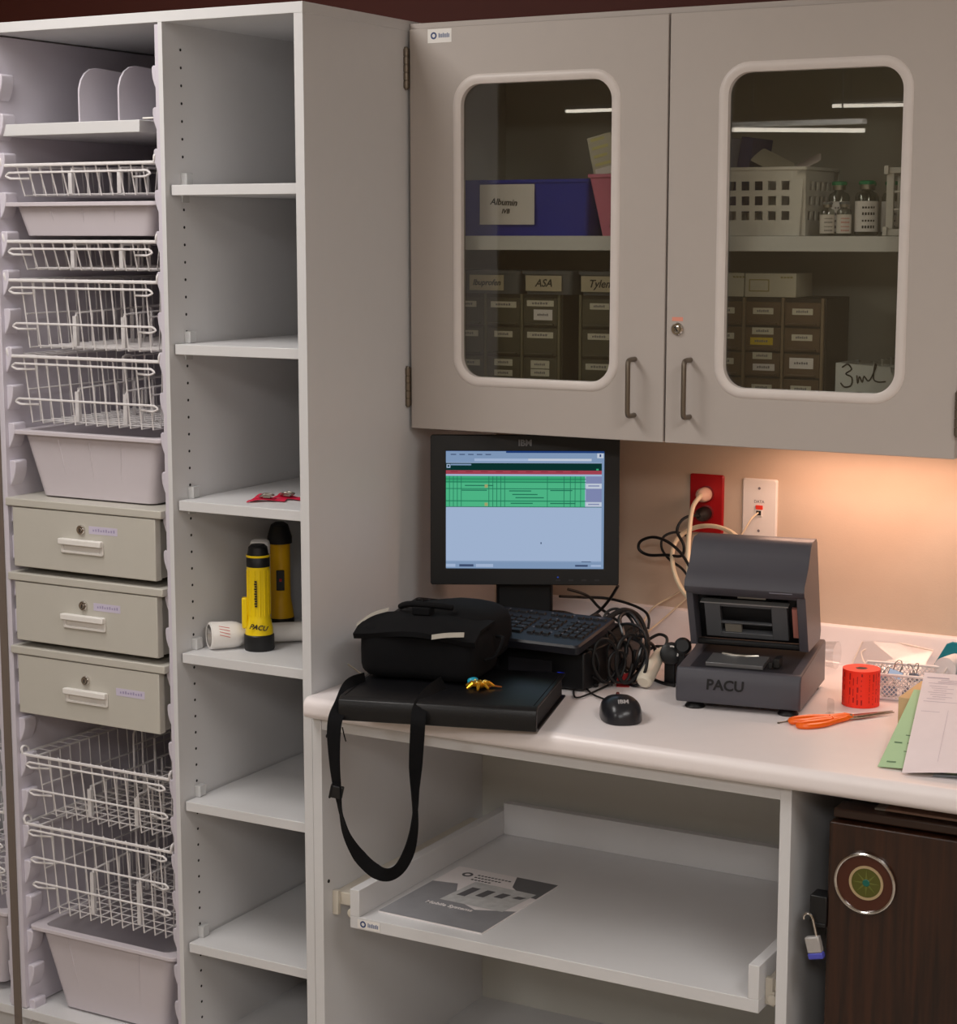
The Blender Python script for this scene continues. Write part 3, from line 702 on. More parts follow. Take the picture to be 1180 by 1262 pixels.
b = MB(); b.ring(rrect(xa-.003, xb+.003, ya-.003, yb+.003, .008, 4), rrect(xa+.004, xb-.004, ya+.004, yb-.004, .006, 4), zz+hgt-.002, zz+hgt+.004); b.build('rim', WPL, t, .001)
for lab, c, rx, ry, rz, dims, m in (('red packet lying in the white basket', (.692, .475, ZS+.108), 10, -6, 12, (.075, .05, .008), REDT), ('pink-white folded packet standing up at the right of the basket', (.728, .50, ZS+.122), 20, -26, 10, (.075, .05, .003), PAPERL), ('olive foil packet leaning to the left in the basket', (.672, .50, ZS+.130), 30, 26, 0, (.07, .05, .003), CARTON)):
    b = MB(Matrix.Translation(c) @ Matrix.Rotation(R(rz), 4, 'Z') @ Matrix.Rotation(R(ry), 4, 'Y') @ Matrix.Rotation(R(rx), 4, 'X')); x, y, z = dims
    b.loft([[(p[0], p[1], q) for p in rrect(-x/2*s, x/2*s, -y/2*s, y/2*s, .006, 3)] for q, s in ((0, .9), (z*.5, 1), (z, .9))])
    tag(b.build('packet', m, None, .0005), lab, 'packet')
b = MB(Matrix.Translation((.604, .475, ZS+.045)) @ Matrix.Rotation(R(9), 4, 'Y')); b.box(-.003, .020, 0, .1, 0, .133); b.m = 1; b.box(-.0235, -.004, .005, .1, 0, .128)
tag(b.build('booklet', [NAVY, mat('grey_blue_card', (120, 120, 140), .6)], None, .001), 'navy booklet standing in the left of the white basket', 'booklet')
def vial(name, label, x, y, r, h, lm, cm, cap2=None):
    t = thing(name, label, 'vial', (x, y, ZS), 0, 'medicine vials on the cabinet shelf'); W0 = ROOT[t.name]
    hb = h*.72
    b = MB(W0); b.lathe([(r*.9, .0005), (r, .003), (r, hb), (r*.85, hb+h*.06), (r*.45, hb+h*.1), (r*.45, hb+h*.14)], None, 20); b.build('bottle', VIALG, t)
    b = MB(W0); b.lathe([(r*1.01, h*.08), (r*1.01, hb*.88)], None, 20, False, False); b.build('label', lm[0], t)
    b = MB(W0)
    for k in range(4):
        for a in range(-2, 3):
            an = R(-90+25+a*14); an2 = an+R(9); z0 = h*.14+k*h*.12
            b.quad((r*1.02*math.cos(an), r*1.02*math.sin(an), z0), (r*1.02*math.cos(an2), r*1.02*math.sin(an2), z0), (r*1.02*math.cos(an2), r*1.02*math.sin(an2), z0+h*.05*(1-.3*(k % 2))), (r*1.02*math.cos(an), r*1.02*math.sin(an), z0+h*.05*(1-.3*(k % 2))))
    b.build('print_lines', lm[1], t)
    b = MB(W0); b.lathe([(r*.62, hb+h*.13), (r*.62, hb+h*.22)], None, 20); b.build('crimp_ring', STEEL, t)
    b = MB(W0); b.lathe([(r*.72, hb+h*.215), (r*.72, hb+h*.27), (r*.6, hb+h*.285)], None, 20); b.build('cap', cm, t)
PKL = mat('pink_print', (206, 120, 124), .6); VL = mat('vial_label', (226, 218, 212), .6)
vial('medicine_vial', 'small vial with a plain pale label, left of the two front vials', .8025, .425, .0125, .058, (VL, GINK), mat('grey_cap', (120, 124, 128), .4))
vial('medicine_vial', 'small vial with pink print, right of the two front vials', .8325, .425, .0125, .058, (VL, PKL), MATS['grey_cap'])
vial('medicine_vial', 'large vial with green cap behind the two small vials', .806, .475, .0185, .094, (PAPER, GINK), GREENC)
vial('medicine_vial', 'large vial with green cap and a broad white label, front right', .867, .44, .0195, .094, (PAPER, INK), GREENC)
vial('medicine_vial', 'large green-capped vial in the back row, left', .843, .525, .0185, .094, (PAPER, GINK), GREENC)
vial('medicine_vial', 'large green-capped vial in the back row beside the white rack', .893, .505, .0185, .094, (PAPER, GINK), GREENC)
t = thing('tube_rack', 'white plastic tube rack at the right end of the cabinet shelf', 'rack', (.955, .46, ZS)); b = MB()
b.box(.906, 1.03, .425, .50, ZS+.0005, ZS+.012); b.box(.906, 1.03, .425, .50, ZS+.106, ZS+.116)
for x in (.912, .95, .99, 1.02):
    for y in (.43, .493): b.box(x-.0065, x+.0065, y-.004, y+.004, ZS+.012, ZS+.106)
for z in (.045, .075): b.box(.906, 1.03, .428, .432, ZS+z-.002, ZS+z+.002)
b.box(.902, .91, .42, .505, ZS+.104, ZS+.119); b.box(.902, .91, .42, .505, ZS+.0005, ZS+.016)
b.build('frame', WPL, t, .0012)
b = MB()
for x in (.931, .97, 1.005): b.lathe([(.006, ZS+.014), (.007, ZS+.02), (.007, ZS+.104)], Matrix.Translation((x, .462, 0)), 12)
b.build('tube', VIALG, t)

# ------------------------------------------------------------------ desktop computer, monitor, keyboard, mouse
pc = thing('desktop_computer', 'flat black desktop computer carrying the monitor, under the keyboard', 'computer', (.24, .36, ZC))
bx('case', BLACK, pc, (.075, .425, .252, .53, ZC+.004, ZC+.073), .003)
for x in (.1, .4):
    for y in (.275, .505):
        b = MB(); b.lathe([(.008, ZC), (.008, ZC+.005)], Matrix.Translation((x, y, 0)), 12); b.build('foot', BLACKR, pc)
b = MB(); b.box(.11, .25, .249, .252, ZC+.03, ZC+.045); b.box(.27, .36, .2495, .252, ZC+.026, ZC+.052); b.build('drive_slot', CHARD, pc, .0005)
b = MB(); b.box(.372, .386, .2500, .252, ZC+.03, ZC+.033); b.build('power_led', emis('blue_led', (40, 60, 220), .6), pc)
MT = Matrix.Translation((.222, .405, 1.0646)) @ Matrix.Rotation(R(27.5), 4, 'Z')
mo = thing('computer_monitor', 'black flat-screen monitor with a green-striped web page', 'monitor', (.222, .405, ZC+.0735), R(27.5))
tl = Matrix.Translation((0, 0, 0)) @ Matrix.Rotation(R(-3), 4, 'X')
MM = MT @ tl
w2, hh = .1815, .289
b = MB(); sx0, sx1, sz0, sz1 = -.152, .152, .031, .2585
b.ring(rrect(-w2, w2, 0, hh, .004, 3), rrect(sx0, sx1, sz0, sz1, .001, 3), 0, .018, MM @ frame(0, .018, 0))
b.build('bezel', BLACK, mo, .0015)
b = MB(); b.box(-w2+.002, w2-.002, .018, .03, .002, hh-.002, MM); b.box(-.13, .13, .03, .06, .04, .25, MM); b.build('back_shell', BLACK, mo, .004)
def scr(u, v): return (sx0+(sx1-sx0)*u, sz1-(sz1-sz0)*v)
b = MB(); SM = MM @ frame(0, .007, 0); mats = []; zc = [0.0]
def sq(u0, u1, v0, v1, m):
    if m not in mats: mats.append(m)
    b.m = mats.index(m); zc[0] += .000004
    x0, y0 = scr(u0, v1); x1, y1 = scr(u1, v0)
    b.quad((x0, y0, zc[0]), (x1, y0, zc[0]), (x1, y1, zc[0]), (x0, y1, zc[0]), M=SM)
S = .62
eb = lambda n, c: emis(n, c, S)
BGc = eb('screen_pale_blue', (190, 212, 246)); BARc = eb('screen_bar_blue', (150, 178, 216)); DBc = eb('screen_navy', (38, 74, 140)); DGc = eb('screen_dark_green', (16, 60, 56)); REc = eb('screen_red', (190, 78, 96))
GRc = eb('screen_green', (70, 196, 138)); GLc = eb('screen_green_light', (92, 214, 158)); GDc = eb('screen_green_line', (44, 136, 104)); LIc = eb('screen_lilac', (150, 160, 206)); WHc = eb('screen_white', (226, 236, 252)); DKc = eb('screen_dark_text', (74, 92, 128)); YEc = eb('screen_yellow', (190, 190, 130))
sq(0, 1, 0, 1, BGc); sq(0, 1, 0, .018, DBc); sq(0, .38, .004, .02, BARc); sq(0, 1, .018, .062, BARc); sq(0, 1, .062, .10, BARc); sq(.18, .92, .066, .088, BGc); sq(.52, .92, .066, .084, WHc)
for k in range(5): sq(.03+.055*k, .065+.055*k, .028, .036, DKc)
sq(.955, .995, .02, .06, WHc); sq(.97, .98, .028, .05, DBc)
sq(0, .985, .104, .166, DGc); sq(.03, .16, .112, .124, BARc); sq(.004, .028, .114, .146, BGc); sq(.01, .022, .122, .138, DGc); sq(.95, .965, .15, .164, GRc)
sq(0, .985, .166, .198, REc); sq(0, .985, .198, .214, BGc)
for k in range(9): sq(.03+.095*k, .075+.095*k, .174, .180, eb('screen_red_dark', (150, 52, 72)))
sq(0, .88, .214, .475, GRc); sq(0, .88, .272, .318, GLc); sq(0, .88, .325, .425, GLc); sq(0, .88, .432, .475, GLc)
for v in (.236, .262, .318, .421, .472): sq(0, .985, v, v+.006, GDc)
for u in (.02, .045, .07, .095, .27, .295, .32, .345, .37, .64, .745, .785, .815, .85): sq(u, u+.004, .214, .475, GDc)
for k, (u, v) in enumerate(((.4, .335), (.42, .365), (.44, .392), (.41, .44), (.1, .33), (.12, .29), (.66, .33), (.66, .44))): sq(u, u+.14+.02*(k % 3), v, v+.009, GDc)
for v in (.285, .44): sq(.245, .265, v, v+.028, YEc)
sq(.885, .985, .214, .475, LIc); sq(.885, .985, .275, .318, WHc); sq(.885, .985, .432, .47, WHc)
for v in (.29, .446): sq(.9, .97, v, v+.01, LIc)
sq(.60, .607, .775, .79, DKc); sq(.985, 1, .1, .945, BARc)
sq(0, 1, .935, .94, BARc); sq(0, 1, .942, 1, BARc); sq(.085, .175, .965, .985, DKc); sq(.82, .9, .966, .982, DKc); sq(.86, .92, .937, .942, DKc); sq(.92, .985, .966, .982, BGc); sq(.0, .06, .962, .988, BGc); sq(.19, .3, .962, .988, BGc)
b.build('display', mats, mo)
b = MB(); b.text('IBM', .0165, MM @ frame(0, 0, .2735), 0, .0003, 'CENTER', .0006); b.build('lettering', mat('grey_logo', (112, 112, 116), .4), mo)
b = MB()
for x in (.06, .085, .11, .135): b.box(x, x+.009, -.0006, .001, .008, .011, MM)
b.build('button', CHARD, mo)
b = MB(); b.box(.0625, .0655, -.0008, .001, .014, .0165, MM); b.build('power_led', emis('monitor_led', (60, 90, 190), .5), mo)
b = MB(Matrix.Translation((.222, .405, 0)) @ Matrix.Rotation(R(27.5), 4, 'Z'))
b.box(-.055, .055, .03, .052, ZC+.083, 1.16); b.build('neck', BLACK, mo, .006)
b = MB(Matrix.Translation((.222, .405, 0)) @ Matrix.Rotation(R(27.5), 4, 'Z'))
b.loft([[(p[0], p[1], z) for p in rrect(-.1+q, .1-q, -.03+q, .115-q, .03, 5)] for z, q in ((ZC+.0735, 0), (ZC+.081, 0), (ZC+.086, .01))]); b.build('stand_base', BLACK, mo)

kt = math.atan2(.024, .16)
KB = Matrix.Translation((.224, .200, ZC+.080)) @ Matrix.Rotation(kt, 4, 'X')
kb = thing('keyboard', 'black keyboard resting on the desktop computer in front of the monitor', 'keyboard', (.224, .200, ZC+.073))
b = MB(KB); b.loft([[(p[0], p[1], z) for p in rrect(-.215+q, .215-q, 0+q, .162-q, .008, 3)] for z, q in ((0, .003), (.002, 0), (.014, 0), (.018, .003))]); b.build('case', mat('keyboard_case', (19, 19, 26), .45), kb)
KEY = mat('key_plastic', (20, 20, 24), .5)
rows = [(.146, 15, .0118), (.120, 15, .0155), (.103, 14, .0155), (.086, 13, .0155), (.069, 12, .0155), (.052, 9, .0155)]
b = MB(KB); b.m = 0
for ry, n, dp in rows:
    for blk, xa, xb, nn in ((0, -.205, .082, n), (1, .09, .138, 3), (2, .146, .207, 4)):
        if blk and ry == .069 and blk == 1: continue
        st = (xb-xa)/nn
        for i in range(nn):
            x0 = xa+i*st; b.loft([[(p[0], p[1], z) for p in rrect(x0+.001+q, x0+st-.001-q, ry-dp+.0005+q, ry-.0005-q, .0012, 1)] for z, q in ((.016, 0), (.0215, .0016))], False, True)
b.build('key_field', KEY, kb)
b = MB(KB)
random.seed(3)
for ry, n, dp in rows:
    for i in range(18):
        if random.random() < .55:
            x = -.2+.0225*i; b.box(x, x+.003, ry-dp*.45, ry-dp*.45+.003, .0213, .0220)
b.build('key_legends', mat('key_legend', (104, 104, 112), .6), kb)
b = MB(KB); b.box(.178, .196, .149, .153, .0175, .0185); b.build('badge', GINK, kb)

c = onz(764.5, 884, ZC); hd = onz(755, 862, ZC); 
t = thing('computer_mouse', 'black wired mouse on the counter', 'mouse', (c.x, c.y, ZC), R(33)); W0 = ROOT[t.name]
def mw(p):
    p = V(p); f = (p.y+.06)/.12
    p.x *= (1-.16*abs(f-.35)); 
    if p.z > 0: p.z *= (1.0-.42*max(0, f-.35)-.15*max(0, .35-f))
    else: p.z = max(p.z, -.001)
    return p
b = MB(W0); b.blob((0, .0, .0015), (.036, .060, .041), .75, .72, None, 32, 16, mw); b.build('shell', mat('mouse_shell', (34, 34, 38), .28), t)
b = MB(W0); b.lathe([(.004, -.003), (.0065, -.002), (.0065, .002), (.004, .003)], Matrix.Translation((0, .030, .031)) @ Matrix.Rotation(R(90), 4, 'Y'), 16); b.build('scroll_wheel', mat('mouse_wheel', (90, 40, 36), .5), t)
b = MB(W0); b.text('IBM', .012, Matrix.Translation((.0, -.0375, .0362)) @ Matrix.Rotation(R(36), 4, 'X'), 0, .0012, 'CENTER', .0003); b.build('lettering', mat('grey_logo2', (170, 165, 165), .4), t)

def cable(label, pts, r, m, name='cable', cat_='cable', n=8, group=None, closed=False):
    b = MB(); b.tube(cat(pts, n, closed), r, 8, closed); o = b.build(name, m, None); return tag(o, label, cat_, group)
cable('thin black mouse cord running back from the mouse', [W0 @ V((0, .057, .012)), W0 @ V((-.004, .080, .008)), onz(730, 855, ZC+.004), onz(712, 838, ZC+.004), V((.436, .20, ZC+.004)), V((.445, .33, ZC+.004))], .0018, BLACKR)

# ------------------------------------------------------------------ ring binder, bag, keys
bc = V(((.138+.4194)/2, (-.1335+.2084)/2)); ang = R(16)
t = thing('ring_binder', 'black leather binder overhanging the counter edge under the bag', 'binder', (bc.x, bc.y, ZC), ang); W0 = ROOT[t.name]
L, Wd = .173, .130
b = MB(W0); sp = [(-Wd-.004, .004), (-Wd+.010, 0), (Wd, 0), (Wd, .004), (-Wd+.012, .004), (-Wd+.003, .010), (-Wd+.003, .034), (-Wd+.012, .040), (Wd, .040), (Wd, .0445), (-Wd+.010, .0445), (-Wd-.002, .039), (-Wd-.005, .030), (-Wd-.006, .014)]
b.loft([[(x, p[0], p[1]) for p in sp] for x in (-L, L)]); b.build('cover', LEATH, t, .0015, angle=50)
b = MB(W0); b.box(-L+.006, L-.006, -Wd+.012, Wd-.006, .0045, .0395); b.build('pages', mat('dark_page_edge', (30, 28, 30), .7), t)
b = MB(W0)
for x in (-L+.008, L-.008): b.tube([(x, -Wd+.012, .0447), (x, Wd-.004, .0447)], .0007, 5)
b.build('stitching', BLKN, t)

ZBD = ZC+.0445
bagc = V((.205, .085, ZBD)); ba = R(9)
bg = thing('camera_bag', 'black nylon shoulder bag lying on the binder', 'bag', bagc, ba); W0 = ROOT[bg.name]
b = MB(W0)
def bw(p):
    p = V(p); p.z += .006*math.sin(p.x*38)*(1 if p.z > 0 else 0); p.y += .006*math.sin(p.x*30+1); return p
b.blob((-.004, 0, .050), (.113, .075, .0500), .38, .34, None, 44, 18, bw); b.build('body', BLKN, bg)
b = MB(W0); b.blob((.008, .07, .066), (.105, .085, .0555), .6, .55, None, 36, 14, lambda p: V((p.x, p.y, p.z*(1-.25*max(0, -p.x/.1))))); b.build('back_pouch', BLKN, bg)
b = MB(W0)
lo = []
for i in range(13):
    f = -1+2*i/12; x = f*.115-.004; dr = .006*math.cos(f*3)
    lo.append([(x, -.081-.003*math.cos(f*4), .078+dr), (x, -.083, .088+dr), (x, -.05, .104+dr), (x, .02, .108+dr), (x, .02, .103+dr), (x, -.05, .099+dr), (x, -.077, .086+dr), (x, -.077, .078+dr)])
b.loft(lo); b.build('flap', BLKN, bg, .001)
b = MB(W0); pts = [V(p) for p in cat([(.032, -.0845, .087), (.06, -.0855, .0925), (.092, -.084, .0955)], 5)]
b.ribbon(pts, [V((0, .0008, .0042))]*len(pts), .0008); b.build('zip_pull_tape', mat('pale_grey_tape', (176, 170, 160), .6), bg)
b = MB(W0); b.ribbon([V(p) for p in cat([(-.121, -.062, .093), (-.105, -.03, .107), (-.085, .0, .112)], 4)], [V((0, .003, .003))]*9, .0008); b.build('trim_tape', MATS['pale_grey_tape'], bg)
b = MB(W0); b.box(-.028, .006, -.03, -.004, .112, .126); b.tube(cat([(-.07, .02, .115), (-.04, -.015, .128), (0, -.02, .13), (.04, .0, .124)], 5), .006, 8); b.build('grab_handle', BLKN, bg, .003)
b = MB(W0); pts = cat([(.118, .01, .075), (.138, -.012, .078), (.13, -.03, .05), (.116, -.05, .045)], 5); b.tube(pts, .003, 6); b.build('side_loop', BLKN, bg)
# shoulder strap
SP = [(450, 846, -.02, 1), (432, 852, -.07, 1), (421, 868, -.118, 1), (414, 884, -.148, 1), (411.5, 905, -.155, .95), (412.5, 940, -.155, .75), (415.5, 970, -.155, .6), (418.5, 992, -.155, .35), (421, 1005, -.155, .3), (428, 1030, -.155, .6), (443, 1055, -.152, .95), (462, 1073, -.147, 1), (478, 1078, -.142, .95), (493, 1070, -.137, .8), (504, 1050, -.132, .75), (510, 1025, -.128, .5), (512, 1000, -.125, .25), (512, 975, -.123, .45), (512.5, 945, -.121, .85), (514, 915, -.120, .95), (515.5, 890, -.118, 1), (518, 872, -.098, 1), (530, 856, -.05, 1), (547, 842, .0, 1)]
P3 = [at(u, v, y) for u, v, y, w in SP]
for i, (u, v, y, w) in enumerate(SP):
    q = P3[i]
    if i < 2 or i > 21: q.z = max(q.z, ZBD+.003)
cv = cat(P3, 6); N = len(cv); wv = []
for i in range(N):
    f = i/6; k = min(int(f), len(SP)-1); k2 = min(k+1, len(SP)-1); wf = SP[k][3]*(1-(f-k))+SP[k2][3]*(f-k)
    tn = (cv[min(i+1, N-1)]-cv[max(i-1, 0)]).normalized(); vd = (cv[i]-CAM).normalized()
    pr_ = tn.cross(V((-.45, .86, -.12)) ).normalized(); nn = tn.cross(pr_).normalized()
    th_ = math.acos(min(1, wf))
    wv.append((pr_*math.cos(th_)+nn*math.sin(th_))*.0125)
b = MB(); b.ribbon(cv, wv, .0011); b.build('shoulder_strap', BLKN, bg)
p = at(416, 976, -.158); b = MB(Matrix.Translation(p) @ Matrix.Rotation(R(25), 4, 'Z') @ Matrix.Rotation(R(12), 4, 'Y')); b.box(-.011, .010, -.005, .005, -.011, .011); b.box(-.013, -.009, -.006, .006, -.013, .013); b.build('strap_buckle', BLACK, bg, .002)
b = MB(); p = at(436, 838, .005); q = at(446, 846, .0); p.z = max(p.z, ZBD+.014); q.z = max(q.z, ZBD+.006); b.tube([p+V((-.012, .0, .006)), p, q], .0016, 6); b.blob(q, (.0035, .0035, .0035), 1, 1); b.build('strap_ring', STEEL, bg)
p = at(424, 905, -.150); b = MB(); b.tube([p+V((-.003, 0, .012)), p, p+V((.004, 0, -.012))], .0012, 6); b.build('loose_thread', BLKN, bg)

p = onz(592, 849, ZBD); p2 = V((p.x, p.y, ZBD))
t = thing('key_charm', 'small gold and turquoise key charm lying on the binder', 'key ring', p2, R(20)); W0 = ROOT[t.name]
b = MB(W0); random.seed(11)
for k in range(7):
    a = R(k*51+15); l = .020+.012*random.random(); b.tube([(0, 0, .007), (l*.6*math.cos(a), l*.6*math.sin(a), .010), (l*math.cos(a), l*math.sin(a), .004)], [.005, .004, .002], 6)
b.blob((0, 0, .008), (.011, .009, .007), 1, 1); b.build('charm', GOLD, t)
b = MB(W0)
for k in range(6): b.blob((random.uniform(-.011, .011), random.uniform(-.009, .009), .0135), (.0022, .0022, .002), 1, 1, None, 10, 6)
b.build('bead', mat('pale_gold', (250, 226, 130), .2, .6), t)
b = MB(W0); b.blob((-.015, .015, .009), (.010, .008, .008), .8, .8); b.build('bead', CYAN, t)
b = MB(W0); b.tube([(.01, .002, .004), (.022, .006, .005), (.037, .008, .003)], [.0025, .002, .0012], 6); b.build('pin', mat('copper', (200, 120, 60), .3, .8), t)

# ------------------------------------------------------------------ wall plates and cables
def plate(name, label, x0, x1, z0, z1, m):
    t = thing(name, label, 'wall plate', ((x0+x1)/2, YW, (z0+z1)/2)); b = MB(frame((x0+x1)/2, YW, (z0+z1)/2)); w, h = (x1-x0)/2, (z1-z0)/2
    b.loft([[(p[0], p[1], z) for p in rrect(-w+q, w-q, -h+q, h-q, .004, 3)] for z, q in ((0, 0), (.003, 0), (.0055, .0025))]); b.build('plate', m, t); return t
t = plate('outlet_plate', 'red wall outlet plate with two plugs in it', .436, .508, 1.1435, 1.2615, REDP)
for z in (1.2225, 1.1840):
    b = MB(frame(.4725, YW-.0055, z)); b.lathe([(.0165, 0), (.0165, .0015), (.015, .002)], None, 24); b.build('socket', mat('dark_red', (120, 8, 14), .35), t)
t = plate('data_plate', 'white wall plate with a data port and a red tab', .548, .620, 1.139, 1.2595, WPL)
b = MB(frame(.5835, YW-.0055, 1.194)); b.box(-.007, .007, -.008, .008, 0, .002); b.m = 1; b.box(-.005, .005, -.006, .003, .002, .0024); b.build('port', [WPL, INK], t)
b = MB(frame(.5845, YW-.0055, 1.2035)); b.box(-.007, .007, -.004, .004, 0, .003); b.build('tab', mat('red_tab', (226, 60, 40), .4), t)
b = MB(frame(.5835, YW-.0055, 1.2145)); b.text('DATA', .008, Matrix(), 0, .0002, 'CENTER', .0001); b.build('lettering', GINK, t)
b = MB(frame(.5835, YW-.0055, 1.199))
for z in (.042, -.042): b.lathe([(.0028, 0), (.0025, .001)], Matrix.Translation((0, z, 0)), 12)
b.build('screw', GINK, t)
# beige power cord: plug + long cord
t = thing('plugged_cable', 'beige power cord looping down from the upper socket of the red plate', 'cable', (.4725, .70, 1.2225))
b = MB(frame(.4725, YW-.0085, 1.2225)); b.lathe([(.0135, 0), (.0145, .004), (.0140, .020), (.010, .028), (.006, .034)], None, 20); b.build('plug', mat('translucent_plug', (226, 190, 170), .3), t)
b = MB(); b.tube(cat([(.4725, .672, 1.2225), at(863, 612, .64), at(854, 626, .62), at(850, 655, .60), at(848.5, 690, .57), at(851, 716, .53), at(858, 729, .49), at(866, 733, .455)], 8), .0046, 10); b.build('cord', BEIGE, t)
cable('thick beige cable arching behind the charcoal imprinter', [at(868, 748, .47), at(853, 740, .53), at(840, 725, .57), at(831, 703, .60), at(829, 682, .62), at(834, 666, .64), at(846, 655, .65), at(862, 649, .65), at(880, 648.5, .64), at(896, 653, .63), at(908, 661, .61), at(918, 672, .58)], .0046, BEIGE)
t = thing('plugged_cable', 'black power cord looping from the lower socket of the red plate', 'cable', (.4725, .70, 1.184))
b = MB(frame(.4725, YW-.0085, 1.184)); b.lathe([(.0135, 0), (.014, .004), (.0135, .022), (.009, .03), (.005, .038)], None, 20); b.build('plug', BLACKR, t)
b = MB(); b.tube(cat([(.4725, .665, 1.184), at(850, 636, .64), at(840, 642, .63), at(835, 655, .62), at(843, 672, .61), at(840, 685, .61), at(822, 684, .62), at(800, 684, .63), at(788, 677, .63), at(790, 667, .63), at(805, 662, .62), at(822, 667, .60), at(838, 680, .58), at(850, 698, .55), at(858, 716, .53), at(862, 738, .52), at(864, 765, .51), at(862, 790, .50), at(850, 810, .48)], 8), .0030, 8); b.build('cord', BLACKR, t)
cable('second thin black cable crossing the loop by the imprinter', [at(846, 660, .66), at(832, 656, .65), at(818, 662, .64), at(816, 676, .63), at(826, 690, .62), at(842, 702, .60), at(854, 722, .58), at(860, 750, .57), at(858, 780, .56), at(846, 800, .55)], .0026, BLACKR)
cable('thin beige data cord slanting down from the white plate', [V((.5835, .700, 1.193)), at(926, 640, .68), at(912, 662, .67), at(880, 700, .67), at(845, 738, .68), at(815, 765, .668), at(800, 778, .64), onz(788, 795, ZC+.003)], .0016, BEIGE)
cable('thin tan wire behind the loose cables, low on the wall', [at(848, 722, .68), at(828, 735, .69), at(806, 748, .675), at(796, 762, .67), at(790, 780, .62), onz(782, 800, ZC+.003)], .0016, BEIGE)

random.seed(5)
# bundle of black cords beside the keyboard
cable('black monitor lead sweeping from behind the screen to the cable heap', [at(690, 735, .50), at(715, 736, .55), at(745, 737, .58), at(772, 743, .58), at(793, 752, .57), at(800, 762, .55), at(799, 775, .54)], .0028, BLACKR)
cable('black lead dropping slantwise below the screen corner', [at(762, 722, .50), at(752, 738, .52), at(740, 752, .53), at(728, 760, .52)], .0030, BLACKR)
cable('black lead curling under the monitor, ending by the keyboard', [at(700, 726, .52), at(724, 734, .55), at(738, 748, .55), at(752, 758, .54), at(768, 770, .52)], .0028, BLACKR)
cable('fat black cable coil arched over the heap by the keyboard', [onz(735, 845, ZC+.005), at(732, 800, .36), at(740, 772, .37), at(757, 757, .40), at(772, 752, .42), at(787, 760, .44), at(796, 780, .44), at(799, 800, .43), at(792, 822, .40), onz(780, 838, ZC+.006)], .0052, BLACKR)
cable('glossy black cable coil standing upright in the heap', [onz(755, 842, ZC+.005), at(772, 806, .36), at(768, 780, .38), at(764, 762, .40), at(775, 755, .42), at(788, 770, .41), at(792, 792, .38), at(786, 815, .36), onz(775, 835, ZC+.005)], .0042, mat('glossy_black_rubber', (26, 26, 28), .3))
for k in range(7):
    c = V((.437+.016*(k % 3), .30+.022*k, ZC)); pts = []
    ph = random.uniform(0, 6.28); tl_ = random.uniform(-.5, .5); rr = random.uniform(.026, .042)
    for i in range(9):
        a = ph+i*.9; pts.append((c.x+rr*.42*math.cos(a)+.004*i*.5, c.y+rr*math.cos(a+tl_)*.7, ZC+.006+rr*(1+math.sin(a))*1.1+random.uniform(0, .006)))
    cable(('thin black wire knotted low in the heap beside the computer', 'black wire loop nearest the mouse in the heap', 'black wire loop in the heap by the keyboard corner', 'black wire loop in the middle of the cable heap', 'black wire loop behind the middle of the heap', 'black wire loop toward the upstand in the heap', 'black wire loop at the back of the heap')[k], pts, random.choice((.0022, .0028, .0034)), BLACKR, group='tangled cords beside the keyboard')
heap = ['black loop at the foot of the heap, left of the mouse cord', 'black loop leaning on the desktop computer side', 'tall black loop at the left of the heap', 'black loop at the heap top under the screen corner', 'wide black loop in front of the white adapter', 'black loop at the right of the heap']
for k, (u, v, y, rw, rh) in enumerate(((722, 822, .30, 16, 22), (742, 808, .33, 22, 30), (735, 790, .36, 14, 30), (762, 775, .40, 20, 24), (780, 815, .36, 18, 30), (772, 800, .39, 26, 34))):
    ph = k*1.3; pts = []
    for i in range(8):
        a = ph+i*.785; q = at(u+rw*math.cos(a), v+rh*math.sin(a)+3*math.sin(2*a+k), y+.03*math.sin(a+k)); q.z = max(q.z, ZC+.004); pts.append(q)
    cable(heap[k], pts, (.0030, .0024, .0034, .0026, .0030, .0028)[k], BLACKR, group='tangled cords beside the keyboard', closed=True)
cable('black cord looping over the white adapter', [at(797, 790, .50), at(812, 782, .50), at(822, 786, .49), at(820, 796, .48), at(808, 797, .47), at(796, 804, .46), at(792, 815, .45)], .0030, BLACKR)
cable('black cord lying along the counter into the imprinter', [onz(788, 826, ZC+.003), onz(800, 834, ZC+.003), onz(815, 841, ZC+.003), onz(832, 845, ZC+.003)], .0032, BLACKR)
